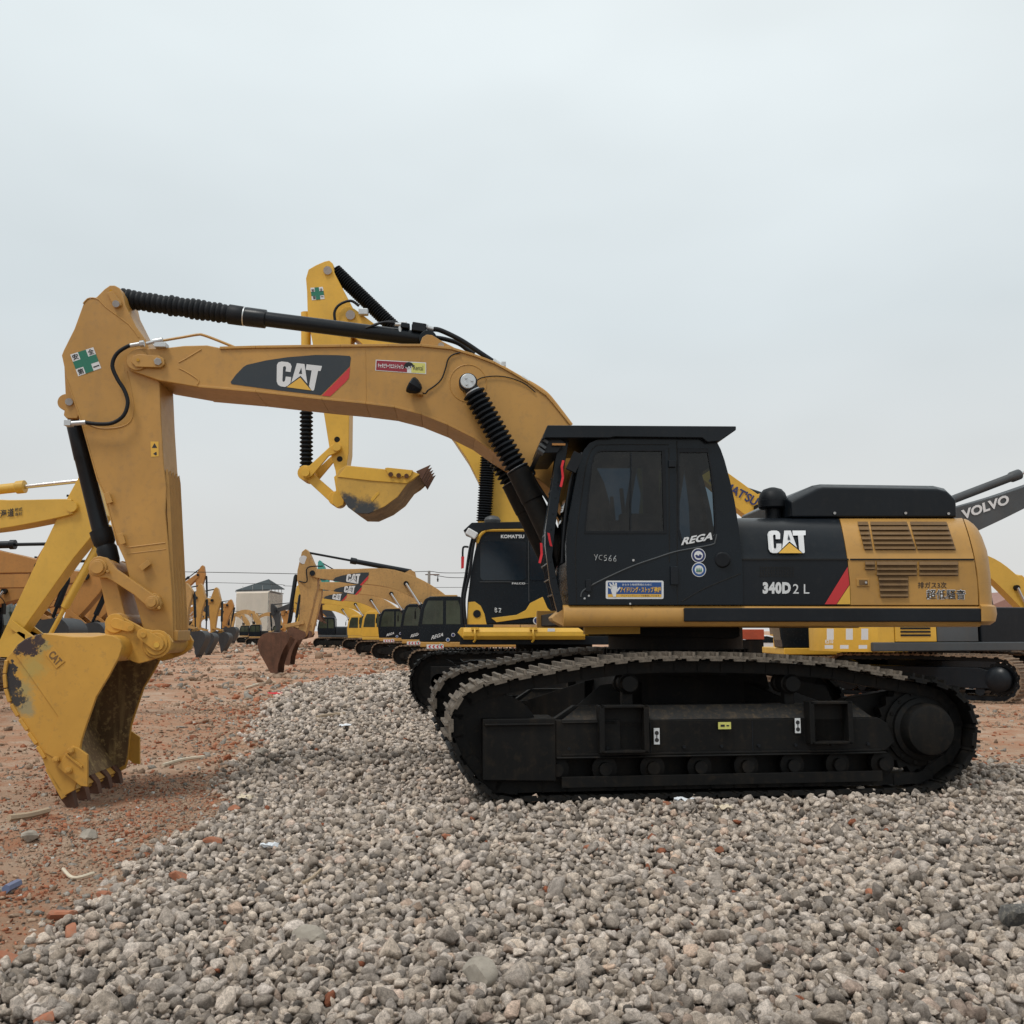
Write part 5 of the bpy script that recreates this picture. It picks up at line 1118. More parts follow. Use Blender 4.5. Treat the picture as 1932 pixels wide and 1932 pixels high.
    bp_ = Kv + Vector(rot2((-.45 * k, .22 * k), bang)) if False else Kv + fr_ * .42 * k + a * .05 * k
    lk_ = MB()
    for v in (-bw * 1.0, bw * 1.0):
        lk_ = MB(); d_ = (Kv - a * .5 * k) - lp_; nn = Vector((-d_.y, d_.x)).normalized() * .07 * k; lk_.prism([tuple(lp_ + nn - d_ * .1), tuple(lp_ + d_ * 1.1 + nn), tuple(lp_ + d_ * 1.1 - nn), tuple(lp_ - nn - d_ * .1)], v - .03, v + .03); P('link_arm', lk_, G['boom'], b=.006)
    d_ = bp_ - lp_; nn = Vector((-d_.y, d_.x)).normalized() * .09 * k; P('power_link', MB().prism([tuple(lp_ + nn - d_ * .12), tuple(bp_ + nn), tuple(bp_ - nn), tuple(lp_ - nn - d_ * .12)], -bw * .7, bw * .7), G['boom'], b=.008)
    for sv in (-1, 1):
        m0 = cl[int(n * .42)]; ft_ = Vector(boom[0]) + Vector((-.75 * k, -.55 * k)); Lc = (m0 - ft_).length
        cy = P('boom_cylinder', MB().lathe(v3(ft_, sv * bw * 1.5), v3(m0, sv * bw * 1.5), [(-.05, .05 * k), (0, .1 * k), (Lc * .55, .1 * k), (Lc * .56, .05 * k), (Lc * .56 + .001, .045 * k), (Lc, .045 * k)], 12), G['cyl'], b=0)
        P('cylinder_rod', MB().cyl(v3(ft_ + (m0 - ft_) * .56, sv * bw * 1.5), v3(m0, sv * bw * 1.5), .05 * k, n=10), M['chrome'], cy, b=0)
        P('pin_cap', MB().disc(tuple(m0), sv * bw * 1.3 - .06, sv * bw * 1.3 + .08, .10 * k, 14), M['under'], cy, b=0)
    P('hose', MB().tube([v3(Tt + nb * .3 * k + Vector((.3 * k, 0)), -bw), v3(Tt + fr_ * .2 * k - a * .2 * k, -bw * 1.2), v3(Tt + fr_ * .2 * k + a * .35 * k, -bw * 1.2), v3(Tt + fr_ * .6 * k + a * .3 * k, -bw * .6)], .025 * k, 6), M['rubber'], stk, b=0)
    bb = [tuple(Kv + Vector(rot2((x * k * bscale, y * k * bscale), bang))) for x, y in BSH]; bwid = .55 * k
    sh_ = BSH[3:15]; outer = [Kv + Vector(rot2((x * k * bscale, y * k * bscale), bang)) for x, y in sh_]; inn2 = []
    for i, p in enumerate(outer):
        t = (outer[min(i + 1, len(outer) - 1)] - outer[max(i - 1, 0)]).normalized(); inn2.append(p + Vector((-t.y, t.x)) * .05 * k)
    bo_ = P('bucket', MB().prism([tuple(p) for p in outer] + [tuple(p) for p in inn2[::-1]], -bwid, bwid), G['bucket'], b=.01)
    P('bucket_side', MB().prism(bb, -bwid - .02, -bwid + .01), G['bucket'], bo_, b=0); P('bucket_side', MB().prism(bb, bwid - .01, bwid + .02), G['bucket'], bo_, b=0)
    for v in (-bw, bw): P('bucket_ear', MB().prism([tuple(Kv + Vector(rot2((x * k * bscale, y * k * bscale), bang))) for x, y in ((.16, 0), (.1, -.14), (-.2, -.2), (-.5, .05), (-.52, .22), (-.4, .3), (0, .16), (.12, .12))], v - .03, v + .03), G['bucket'], bo_, b=0)
    tip = Kv + Vector(rot2((-.90 * k * bscale, -1.5 * k * bscale), bang)); td = Vector(rot2((.12, -.24), bang)) * k
    for i in range(4):
        v = -bwid * .85 + i * bwid * 1.7 / 3; P('tooth', MB().loft([[(tip.x - .06, v - .05, tip.y + .05), (tip.x - .06, v + .05, tip.y + .05), (tip.x + .06, v + .05, tip.y + .05), (tip.x + .06, v - .05, tip.y + .05)], [(tip.x + td.x - .015, v - .02, tip.y + td.y), (tip.x + td.x - .015, v + .02, tip.y + td.y), (tip.x + td.x + .015, v + .02, tip.y + td.y), (tip.x + td.x + .015, v - .02, tip.y + td.y)]]), G['bucket'], bo_, b=0)
    return T, bm, stk, c_, bw
def dup(root, loc, rz, label, group, name=None):
    def cp(o, par):
        c = o.copy(); COL.objects.link(c); c.parent = par
        for ch in list(o.children): cp(ch, c)
        return c
    r = cp(root, None); r.location = loc; r.rotation_euler.z = rz; r['label'] = label; r['group'] = group; return r
def pxframe(px, Y, ang=0.0, z=CLAY): return Frame((px - W / 2) / F * Y, Y, ang, z)
def flatquad(fr, v, sgn=1):     # drawing coordinates = pixels, projected on the plane v of that frame
    return lambda x, y: fr.q(x, y, v)
def cat_decal(bm, fr, v, quad_px):
    """black swoosh panel with logo on a boom side; quad TL,TR,BR,BL in photo rows at the plane v"""
    pf = lambda e: (lambda x, y: fr.q(x, y, v - e)); m_ = MB(); warp(m_, [(0, .1), (.06, .45), (.25, .72), (.55, .92), (.8, 1), (1, 1), (1, .8), (.78, 0), (.02, 0)], [tuple(range(9))], quad_px, pf(.01)); d = obj('decal', m_, M['decal'], bm, smooth=False)
    m_ = MB(); warp(m_, [(1, .78), (1, .55), (.85, 0), (.785, 0)], [(0, 1, 2, 3)], quad_px, pf(.012)); obj('stripe', m_, M['red'], d, smooth=False)
    TL, TR, BR, BL = [Vector(t) for t in quad_px]
    def P_(x, y): p = TL * (1 - x) * y + TR * x * y + BR * x * (1 - y) + BL * (1 - x) * (1 - y); return (p.x, p.y)
    logo([P_(.38, .86), P_(.76, .9), P_(.74, .08), P_(.36, .12)], pf(.02), d, M['white'], M['white'], M['decal'], pf(.03))
ROWG = 'row of parked excavators facing left behind the foreground machine'
# -- row of machines behind, facing left
fA = pxframe(882, 39.4)
poseA = dict(boom=[fA.sh(x, y) for x, y in ((862, 1166), (815, 1126), (742, 1093), (660, 1087), (592, 1082))], S_=fA.sh(578, 1042), K=fA.sh(572, 1198))
TA, bA, sA, cA, bw = build_exc('excavator', 'ochre excavator with rusty bucket and a white dot on its stick, nearest of its row', fA, **poseA, group=ROWG, mats=dict(hood='black', skirt='cat', body='cat'), bscale=1.08)
cat_decal(bA, fA, -bw, [(714, 1079) if 0 else (717, 1079), (823 - 5, 1081), (796, 1112), (714, 1104)]) if 0 else cat_decal(bA, fA, -bw, [(630, 1081), (696, 1080), (693, 1106), (628, 1096)])
part_d = obj('round_decal', MB().cyl(fA.q(572.5, 1056, -bw * .75 - .005), fA.q(572.5, 1056, -bw * .75 - .02), .17, n=24), M['white'], sA)
pfc = lambda e: (lambda x, y: fA.q(x, y, -1.27 - e))
lettering('REGA', [(816, 1199), (838, 1193), (836, 1200), (813, 1207)], pfc(.02), M['white'], cA, bold=.02)
for x_, y_, m_ in ((855, 1198, 'navy'), (845, 1207, 'blue'), (832, 1218, 'teal')):
    bdg = obj('round_badge', MB().cyl(fA.q(x_, y_, -1.28), fA.q(x_, y_, -1.30), .075, n=18), M['white'], cA); obj('badge_field', MB().cyl(fA.q(x_, y_, -1.30), fA.q(x_, y_, -1.31), .055, n=18), M[m_], bdg)
cst = obj('chevron_sticker', MB().prism([fA.sh(x, y, -1.30) for x, y in ((805, 1216), (837, 1216), (837, 1224), (805, 1224))], -1.31, -1.29), M['white'], TA)
cvm = MB()
for i in range(4): x_ = 808 + i * 7.5; cvm.add([fA.q(a, b, -1.315) for a, b in ((x_, 1220), (x_ + 3, 1217), (x_ + 5.5, 1217), (x_ + 3, 1220), (x_ + 5.5, 1223), (x_ + 3, 1223))], [(0, 1, 2, 3), (0, 3, 4, 5)])
obj('chevrons', cvm, M['red'], cst, smooth=False)
wp = MB(); wp.add([fA.q(x, y, -bw - .01) for x, y in ((731, 1095), (741, 1096), (741, 1104), (731, 1103))], [(0, 1, 2, 3)])
def mkcopy(px, Y, label, z=CLAY, ang=0.0, src=None, group=ROWG): f_ = pxframe(px, Y, ang, z); return dup(src or TA, f_.o, f_.a, label, group)
mkcopy(830, 50, 'ochre excavator whose cab is the second from the right in the parked row')
mkcopy(776, 61, 'ochre excavator with cab in the middle of the parked row, between two darker cabs')
fD = pxframe(737, 70)
ABS = [(p[0], p[1]) for p in poseA['boom']]
TD, bD, sD, cD, _ = build_exc('excavator', 'yellow excavator with yellow edged cab near the far end of the parked row', fD, ABS, poseA['S_'], poseA['K'], group=ROWG, mats=dict(body='sun', boom='sun', skirt='sun', cw='sun', cab='kom', hood='sun'))
lettering("KOMATSU", [(588, 1121), (625, 1122), (625, 1129), (588, 1128)], lambda x, y: fD.q(x, y, -.29), M['navy'], bD, bold=.03)
mkcopy(700, 88, 'small looking yellow excavator whose cab is leftmost of the parked row', src=TD)
# teal machine with raised stick
fT = pxframe(745, 78)
build_exc('excavator', 'teal excavator whose stick tip pokes above the ochre booms', fT, [fT.sh(x, y) for x, y in ((735, 1172), (712, 1140), (668, 1110), (640, 1095), (615, 1082))], fT.sh(604, 1060), fT.sh(612, 1135), .5, dict(body='teal', boom='teal', skirt='teal', cw='teal', cab='teal', hood='teal'), group=None)
# black and orange machines left of the row
fB7 = pxframe(640, 100)
TB, *_r = build_exc('excavator', 'black excavator with arched black stick, beside the pale house', fB7, [fB7.sh(x, y) for x, y in ((632, 1172), (612, 1150), (578, 1140), (550, 1143), (523, 1152))], fB7.sh(514, 1141), fB7.sh(526, 1198), -.2, dict(body='volvo', boom='darkbucket', skirt='volvo', cw='volvo', cab='cabblack', hood='black', bucket='darkbucket'))
fO8 = pxframe(640, 112)
TO, *_r = build_exc('excavator', 'orange excavator seen between the black stick and the rusty bucket', fO8, [fO8.sh(x, y) for x, y in ((632, 1172), (612, 1155), (590, 1149), (565, 1150), (541, 1155))], fO8.sh(532, 1149), fO8.sh(536, 1194), 0, dict(body='orange', boom='orange', skirt='orange', cw='orange'))
fL5 = pxframe(500, 118)
TL5, *_r = build_exc('excavator', 'small ochre excavator with arched boom in front of the pale house', fL5, [fL5.sh(x, y) for x, y in ((491, 1182), (484, 1168), (471, 1156), (456, 1155), (441, 1161))], fL5.sh(437, 1153), fL5.sh(437, 1194), .1, dict(hood='under', bucket='rust'), k=.8)
# -- left hand row, machines facing right
LG = 'row of parked excavators on the left facing right'
fY = pxframe(-330, 19.4, math.pi)
TY, bY, sY, cY, bwY = build_exc('excavator', 'bright yellow excavator with dark characters on its boom, at the left edge', fY, [fY.sh(x, y) for x, y in ((-290, 1110), (-190, 1010), (-80, 978), (30, 972), (147, 959))], fY.sh(170, 905), fY.sh(16, 1224), -.15, dict(body='sun', boom='sun', skirt='sun', cw='sun', cab='black', hood='sun', cyl='sun', bucket='sun'), group=LG, bscale=.95)
pfy = lambda x, y: fY.q(x, y, bwY + .02)
for t_, qd in (('海', [(0, 962), (12, 960), (12, 976), (0, 978)]), ('道', [(14, 960), (26, 958), (26, 974), (14, 976)]), ('株式', [(28, 958.5), (42, 957), (42, 964), (28, 965.5)]), ('会社', [(28, 967), (42, 965.5), (42, 972), (28, 973.5)])): lettering(t_, qd, pfy, M['ink'], bY, bold=.02)
bk_ = dict(body='orange', boom='orange', skirt='orange', cw='orange', bucket='darkbucket')
fO1 = pxframe(-175, 26, math.pi)
build_exc('excavator', 'orange excavator whose boom ends behind the bright yellow stick, upper orange boom', fO1, [fO1.sh(x, y) for x, y in ((-160, 1150), (-110, 1085), (-45, 1060), (20, 1063), (82, 1070))], fO1.sh(104, 1026), fO1.sh(48, 1180), -.1, bk_, group=LG)
fO2 = pxframe(-185, 31, math.pi)
TO2, bO2, *_r = build_exc('excavator', 'orange excavator with yellow label on its stick, right behind the bright yellow stick', fO2, [fO2.sh(x, y) for x, y in ((-170, 1165), (-110, 1110), (-30, 1090), (70, 1092), (168, 1088))], fO2.sh(192, 1058), fO2.sh(128, 1186), -.1, bk_, group=LG)
fO3 = pxframe(-95, 35, math.pi)
build_exc('excavator', 'orange excavator seen through the gap of the big bucket linkage', fO3, [fO3.sh(x, y) for x, y in ((-80, 1168), (-20, 1130), (40, 1112), (130, 1108), (205, 1104))], fO3.sh(226, 1078), fO3.sh(172, 1186), -.1, bk_, group=LG)
for f_, x_, y_, v_ in ((fO2, 146, 1126, .22), (fO3, 187, 1136, .22)):
    pass
fL2 = pxframe(160, 60, math.pi)
build_exc('excavator', 'ochre excavator half hidden behind the foreground stick, dark bucket on the soil', fL2, [fL2.sh(x, y) for x, y in ((175, 1170), (215, 1138), (260, 1122), (300, 1118), (345, 1118))], fL2.sh(353, 1104), fL2.sh(349, 1196), -.1, dict(bk_, boom='old'), group=LG)
fL1 = pxframe(255, 76, math.pi)
TL1, *_r = build_exc('excavator', 'ochre excavator with dark bucket standing alone right of the foreground stick', fL1, [fL1.sh(x, y) for x, y in ((268, 1176), (296, 1150), (330, 1138), (365, 1134), (402, 1133))], fL1.sh(409, 1111), fL1.sh(402, 1197), -.05, dict(bk_, boom='cat'), group=LG)
fL3 = pxframe(270, 90, math.pi)
build_exc('excavator', 'orange excavator with steeply raised boom above the other left machines', fL3, [fL3.sh(x, y) for x, y in ((285, 1172), (310, 1140), (335, 1117), (356, 1101), (375, 1085))], fL3.sh(383, 1069), fL3.sh(378, 1150), -.3, bk_, group=LG)
fL4 = pxframe(310, 100, math.pi)
build_exc('excavator', 'far small orange excavator just left of the pale house', fL4, [fL4.sh(x, y) for x, y in ((322, 1178), (350, 1158), (380, 1148), (405, 1143), (430, 1142))], fL4.sh(436, 1133), fL4.sh(422, 1188), -.2, bk_, group=LG)
for px_, Y_, lb_ in ((-60, 44, 'orange excavator in the clutter behind the bright yellow bucket'), (20, 52, 'orange excavator deep in the left clutter, boom end behind the big linkage'), (60, 66, 'orange excavator deep in the left row, hidden up to its boom')): mkcopy(px_, Y_, lb_, ang=math.pi, src=TO2, group=LG)
for px_, Y_, lb_ in ((212, 70, 'ochre excavator, dark bucket just left of the lone standing one'), (225, 95, 'far ochre excavator between the lone dark bucket and the foreground stick'), (330, 120, 'far ochre excavator directly left of the pale house'), (352, 140, 'tiny far ochre excavator at the foot of the pale house')): mkcopy(px_, Y_, lb_, ang=math.pi, src=TL1, group='far excavators beside the pale house')
mkcopy(540, 135, 'tiny far ochre excavator right of the small arched one', src=TL5, group='far excavators beside the pale house'); mkcopy(478, 140, 'tiny far ochre excavator left of the small arched one', src=TL5, group='far excavators beside the pale house')
# -- right hand side machines
fR3 = pxframe(1560, 29)
TR3, bR3, *_r = build_exc('excavator', 'yellow excavator whose boom slopes down behind the black cab', fR3, [fR3.sh(x, y) for x, y in ((1545, 1105), (1478, 1008), (1395, 940), (1310, 880), (1240, 880))], fR3.sh(1215, 862), fR3.sh(1205, 1080), 0, dict(body='kom', boom='kom', skirt='kom', cw='kom', hood='kom', bucket='rust'), group=None, k=.96)
lettering("KOMAT'SU", [(1346, 893), (1433, 940), (1424, 955), (1337, 908)], lambda x, y: fR3.q(x, y, -.29), M['navy'], bR3, bold=.03)
fV = pxframe(1768, 26, math.pi + R(14))
TV, bV, sV, cV, bwV = build_exc('excavator', 'charcoal grey excavator with white lettering on its raised boom at right', fV, [fV.sh(x, y, .30) for x, y in ((1700, 1085), (1745, 1015), (1800, 990), (1900, 952), (2010, 905))], fV.sh(2040, 850), fV.sh(2060, 1080), 0, dict(body='kom', tank='black', boom='volvo', skirt='volvo', cw='kom', cab='black', hood='volvo', cyl='volvo', bucket='darkbucket', under='black'), k=1.12, undang=math.pi - R(45) + math.pi)
lettering('VOLVO', [(1813, 963), (1902, 932), (1905, 950), (1816, 981)], lambda x, y: fV.q(x, y, bwV + .02), M['white'], bV, bold=.04)
fR2 = pxframe(2040, 36, 0)
build_exc('excavator', 'pale yellow excavator at the right edge behind the counterweight', fR2, [fR2.sh(x, y) for x, y in ((2000, 1190), (1965, 1165), (1918, 1118), (1862, 1070), (1800, 1050), (1745, 1062))], fR2.sh(1750, 1052), fR2.sh(1755, 1150), .3, dict(body='sun', boom='sun', skirt='sun', cw='sun', cab='sun', hood='sun', cyl='sun', bucket='sun'))
def chevrons(fr, v, x0, x1, y0, y1, par, n=3):
    s_ = obj('chevron_sticker', MB().add([fr.q(x, y, v) for x, y in ((x0, y0), (x1, y0), (x1, y1), (x0, y1))], [(0, 1, 2, 3)]), M['white'], par, smooth=False); m_ = MB(); w_ = (x1 - x0) / n; ym = (y0 + y1) / 2
    for i in range(n): x_ = x0 + w_ * i + w_ * .15; m_.add([fr.q(a, b, v - .01) for a, b in ((x_, ym), (x_ + w_ * .4, y0 + .8), (x_ + w_ * .75, y0 + .8), (x_ + w_ * .4, ym), (x_ + w_ * .75, y1 - .8), (x_ + w_ * .4, y1 - .8))], [(0, 1, 2, 3), (0, 3, 4, 5)])
    obj('chevrons', m_, M['red'], s_, smooth=False)
for x0 in (1556, 1585, 1620): chevrons(fV, 1.456, x0, x0 + 16, 1217, 1224, TV)
for x0 in (1560, 1596, 1625): obj('paper_notice', MB().add([fV.q(x, y, 1.456) for x, y in ((x0, 1186), (x0 + 13, 1186), (x0 + 13, 1207), (x0, 1207))], [(0, 1, 2, 3)]), M['white'], TV, smooth=False)
lettering('E210', [(1557, 1207), (1572, 1207), (1572, 1214), (1557, 1214)], lambda x, y: fV.q(x, y, 1.466), M['white'], TV, bold=.03)
for px_, Y_, lb_ in ((1640, 48, 'yellow excavator far behind the grey boomed machine'), (1900, 62, 'far yellow excavator near the brick shed')): mkcopy(px_, Y_, lb_, src=TD, group='far excavators at right')
fR5 = pxframe(1500, 62); dup(TD, fR5.o, 0, 'yellow excavator glimpsed low between the container and the grey machine', 'far excavators at right')

# ================================================================== SECOND EXCAVATOR, raised bucket, behind the first
K_ = Frame(.88, 20.7, 0.0); kq, ksh = K_.q, K_.sh
def KP(pts, v): return [ksh(x, y, v) for x, y in pts]
KX = thing('excavator', 'yellow excavator holding its curled bucket high behind the foreground boom', 'excavator', K_.o, 0)
kp = lambda nm, mb, m_, par=None, b=.01, **kw: obj(nm, mb, m_, par or KX, b, **kw)
path = simple_track(5.7, 1.14, 14)
for i, p in enumerate(path):
    pass
for side in (-1, 1):
    v = side * 1.32; t = kp('track', merged_shoes(path, 54, v, .6), M['under'], b=0); kp('chain_links', band(path, .04, v - .1, v + .1, .1), M['under'], t, b=0)
    kp('track_frame', MB().prism([(-2.2, .32), (2.2, .32), (2.2, .8), (1.8, .9), (-1.8, .9), (-2.2, .8)], v - .22, v + .22).box((-2.1, v - .24, .62), (.7, .04, .5)), M['under'])
    kp('idler', MB().disc((-2.28, .57), v - .1, v + .1, .44, 28).disc((-2.28, .57), v - .26, v + .26, .16, 16), M['under'], b=0)
    kp('sprocket', sprocket_geo((2.28, .57), .44, v - .05, v + .05), M['under'], b=0)
kp('car_body', MB().box((0, 0, .75), (1.8, 2.2, .5)).cyl((0, 0, .95), (0, 0, 1.3), .8, n=32), M['under'], b=0)
kp('swing_frame', MB().box((.6, 0, 1.36), (5.0, 2.8, .16)), M['black'], b=.01)
kr = kp('side_rail', MB().loft([[Vector((ksh(x, 1184, -1.6)[0], v_, ksh(900, y, -1.6)[1])) for v_, y in ((-1.62, 1192), (-1.56, 1184), (-1.3, 1183.5), (-1.3, 1206), (-1.56, 1207), (-1.62, 1200))] for x in (874, 1104)]).prism(KP([(863, 1194), (869, 1184), (875, 1184), (875, 1206)], -1.55), -1.55, -1.3), M['kom'], b=.012)
for x_ in (896, 1006): kp('rail_hook', MB().tube([kq(x_, 1187, -1.64), kq(x_, 1195, -1.69), kq(x_ + 1, 1206, -1.66), kq(x_ - 2, 1211, -1.6)], .02).box(kq(x_, 1186, -1.6), (.14, .10, .05)), M['kom'], kr, b=0)
kp('rail_sticker', MB().box(kq(1040, 1188.5, -1.615), (.14, .01, .06)), M['white'], kr, b=0)
kp('engine_housing', MB().box((1.6, 0, 1.95), (2.4, 2.7, 1.0)), M['kom'], b=.05)
kp('counterweight', MB().loft([[(a + .2, b, z) for a, b in ((2.6, -1.4), (3.1, -1.2), (3.3, -.6), (3.35, 0), (3.3, .6), (3.1, 1.2), (2.6, 1.4))] for z in (1.3, 2.5)]), M['kom'], b=.04)
VK = -1.5
kc = kp('cab', MB().prism(KP([(880.5, 1178), (882, 1134), (888, 1080), (896, 1040), (903, 1016), (912, 1005), (925, 1001), (1010, 1001), (1024, 1006), (1036, 1050), (1052, 1120), (1060, 1178)], VK), VK, -.5), M['cabblack'], b=.03)
kp('pane', MB().prism(KP(rounded(906, 1021, 993, 1095, 8), VK - .012), VK - .012, VK + .01), M['glass'], kc, b=0)
kp('pane', MB().prism(KP(rounded(1000, 1028, 1026, 1095, 5), VK - .012), VK - .012, VK + .01), M['glass'], kc, b=0)
kp('roof_trim', MB().tube([kq(x, y, VK - .01) for x, y in ((900, 1024), (905, 1011), (913, 1003), (925, 1000), (1003, 1000))], .035), M['kom'], kc, b=0)
kp('roof_guard', MB().prism(KP([(874, 1001), (890, 986), (1000, 984), (1000, 997), (930, 998), (908, 1002), (899, 1011)], VK - .05), VK - .05, -.45), M['black'], b=.01)
kp('beacon', MB().lathe(kq(929, 986, -1.0), kq(929, 970, -1.0), [(0, .16), (.05, .17), (.11, .13), (.14, .05)], 20), M['volvo'], b=0)
lm = kp('work_lamp', MB().box(kq(890, 1007, VK - .1), (.22, .16, .14), ry=R(30)), M['white'], b=.02)
kp('front_frame', MB().tube([kq(x, y, VK - .06) for x, y in ((897, 1012), (892, 1035), (886, 1080), (876, 1130), (879, 1178))], .03).tube([kq(x, y, VK + .4) for x, y in ((892, 1015), (886, 1040), (880, 1080), (872, 1130), (874, 1178))], .03).tube([kq(x, y, VK - .15) for x, y in ((884, 1032), (875, 1032), (873, 1040), (873, 1054))], .02), M['rubber'], kc, b=0)
for P_ in ([(870, 1050), (876, 1050), (875, 1072), (870, 1073)],): kp('red_ribbon', MB().prism(KP(P_, VK - .18), VK - .18, VK - .17), M['cloth'], kc, b=0)
kp('lower_trim', MB().prism(KP([(884, 1136), (896, 1135), (907, 1143), (914, 1158), (918, 1178), (881, 1178)], VK - .02), VK - .02, VK), M['kom'], kc, b=.004)
kp('oval_vent', MB().disc(ksh(900, 1158, VK), VK - .035, VK - .01, .075, 24), M['rubber'], kc, b=0)
kp('lower_trim', MB().prism(KP([(927, 1166), (975, 1160), (992, 1151), (1000, 1138), (1024, 1126), (1033, 1147), (1050, 1163), (1000, 1165), (937, 1174)], VK - .02), VK - .02, VK), M['kom'], kc, b=.004)
kp('door_gap', MB().tube([kq(x, y, VK - .01) for x, y in ((905, 1098), (960, 1098), (990, 1101), (997, 1101))], .006).tube([kq(x, y, VK - .01) for x, y in ((997, 1020), (998, 1135))], .006), M['volvo'], kc, b=0)
lettering("KOMAT'SU", [(945, 1008.5), (989, 1008.5), (989, 1015.5), (945, 1015.5)], lambda x, y: kq(x, y, VK - .02), M['white'], kc, bold=.03)
lettering("FALCO", [(966, 1099), (991, 1099), (991, 1102.5), (966, 1102.5)], lambda x, y: kq(x, y, VK - .02), M['white'], kc, bold=.02)
for i, (ch_, x_) in enumerate((('B', 934), ('2', 941))): pass
scrawl('B2', 934, 1147, 7, 8, lambda x, y: kq(x, y, VK - .012), M['steel'], kc, .009)
for x_ in (1013, 1028):
    b_ = kp('round_badge', MB().disc(ksh(x_, 1171, VK), VK - .03, VK - .02, .075, 20), M['white'], kc, b=0); kp('badge_field', MB().disc(ksh(x_, 1171, VK), VK - .036, VK - .031, .055, 20), M['navy' if x_ < 1020 else 'volvo'], b_, b=0)
for P_, vv in ((((1034, 1023), (1039, 1022), (1036, 1046), (1032, 1055)), -1.56),): kp('red_ribbon', MB().prism(KP(P_, vv), vv, vv + .02), M['cloth'], kc, b=0)
# boom
kb = kp('boom', MB().prism(KP([(640, 588), (652, 576), (668, 582), (708, 612), (760, 648), (850, 705), (940, 790), (1000, 880), (1026, 960), (1036, 1080), (1000, 1110), (960, 1070), (938, 1010), (915, 939), (903, 909), (883, 869), (853, 824), (800, 755), (730, 690), (650, 620), (640, 605)], -.32), -.32, .32), M['kom'], b=.015)
ks = kp('stick', MB().prism(KP([(612, 493), (621, 491), (628, 497), (630, 513), (668, 585), (664, 620), (661.5, 654), (659, 782), (658, 854), (654, 877), (652, 893), (640, 905), (634, 900), (633, 889), (622, 849), (610.5, 777), (590, 649), (580.5, 600), (579, 549), (577, 525), (582, 508), (596, 500)], -.25), -.25, .25), M['kom'], b=.015)
kp('pin_bolt', MB().cyl(kq(618, 510, -.25), kq(618, 510, -.32), .09, n=14), M['steel'], ks, b=0); kp('pin_bolt', MB().cyl(kq(661, 594, -.32), kq(661, 594, -.40), .10, n=14), M['steel'], ks, b=0)
for x_, y_ in ((636, 829), (641, 866)): kp('pin_hole', MB().cyl(kq(x_, y_, -.25), kq(x_, y_, -.265), .06, n=16), M['dark'], ks, b=0)
sticker_q = [(585.5, 543), (609, 541), (612.5, 564), (588.5, 566.5)]
def ksticker():
    pf = lambda e: (lambda x, y: kq(x, y, -.25 - e)); s0 = kp('safety_sticker', MB().add([pf(.005)(x, y) for x, y in sticker_q], [(0, 1, 2, 3)]), M['white'], ks, b=0, smooth=False)
    m_ = MB(); warp(m_, [(.33, 0), (.67, 0), (.67, .33), (1, .33), (1, .67), (.67, .67), (.67, 1), (.33, 1), (.33, .67), (0, .67), (0, .33), (.33, .33)], [tuple(range(12))], sticker_q, pf(.01)); kp('cross', m_, M['green'], s0, b=0, smooth=False)
    for ch_, x, y in (('安', 587.5, 545), ('全', 603, 543.5), ('第', 590, 558.5), ('一', 605, 559)):
        h_ = 6 if ch_ != '一' else 1.2; lettering(ch_, [(x, y), (x + 5.5, y), (x + 5.5, y + h_), (x, y + h_)], pf(.014), M['ink'], s0, bold=.02)
ksticker()
A, B = kq(631, 510, 0), kq(742, 617, 0); sc2 = kp('stick_cylinder', MB().cyl(B, kq(800, 680, 0), .12, n=16), M['black'], b=0)
kp('rod_boot', MB().lathe(A, B, bellows_profile((B - A).length, .105, .16, 34, .4), 18), M['rubber'], sc2, b=0, angle=20)
A, B, C_ = kq(577, 590, 0), kq(578, 768, 0), kq(578, 885, 0)
bc2 = kp('bucket_cylinder', MB().cyl(A, B, .105, n=18).cyl(B - Vector((0, 0, .06)), B, .13, n=18), M['kom'], b=0)
kp('rod_boot', MB().lathe(B, C_, bellows_profile((C_ - B).length, .095, .145, 15, .3), 18), M['rubber'], bc2, b=0, angle=20)
for P_, v0, v1 in (([(570, 888), (574, 880), (584, 878), (625, 840), (636, 836), (642, 843), (638, 853), (620, 860), (588, 898), (576, 903)], -.36, -.30), ([(570, 888), (574, 880), (584, 878), (625, 840), (636, 836), (642, 843), (638, 853), (620, 860), (588, 898), (576, 903)], .30, .36)):
    la = kp('link_arm', MB().prism(KP(P_, -.36), v0, v1), M['kom'], b=.01)
kp('pivot_pin', MB().disc(ksh(577, 892, -.36), -.42, .42, .085, 20).disc(ksh(636, 844, -.36), -.42, .42, .085, 20), M['kom'], la, b=0)
kp('power_link', MB().prism(KP([(575, 903), (590, 893), (632, 930), (640, 945), (626, 950)], -.25), -.25, .25).disc(ksh(577, 893, -.2), -.29, .29, .16, 20).disc(ksh(634, 941, -.2), -.29, .29, .15, 20), M['kom'], b=.01)
kp('hose', MB().tube([kq(x, y, -.40) for x, y in ((632, 604), (631, 590), (637, 578), (650, 570), (664, 568), (677, 577))], .03).tube([kq(x, y, -.3) for x, y in ((690, 620), (715, 610), (740, 607), (755, 612))], .03), M['rubber'], kb, b=0)
kp('hose_fitting', MB().box(kq(686, 589, -.4), (.2, .14, .14)), M['steel'], kb, b=.02); kp('hose_fitting', MB().box(kq(762, 612, -.4), (.14, .12, .1)), M['steel'], kb, b=.02)
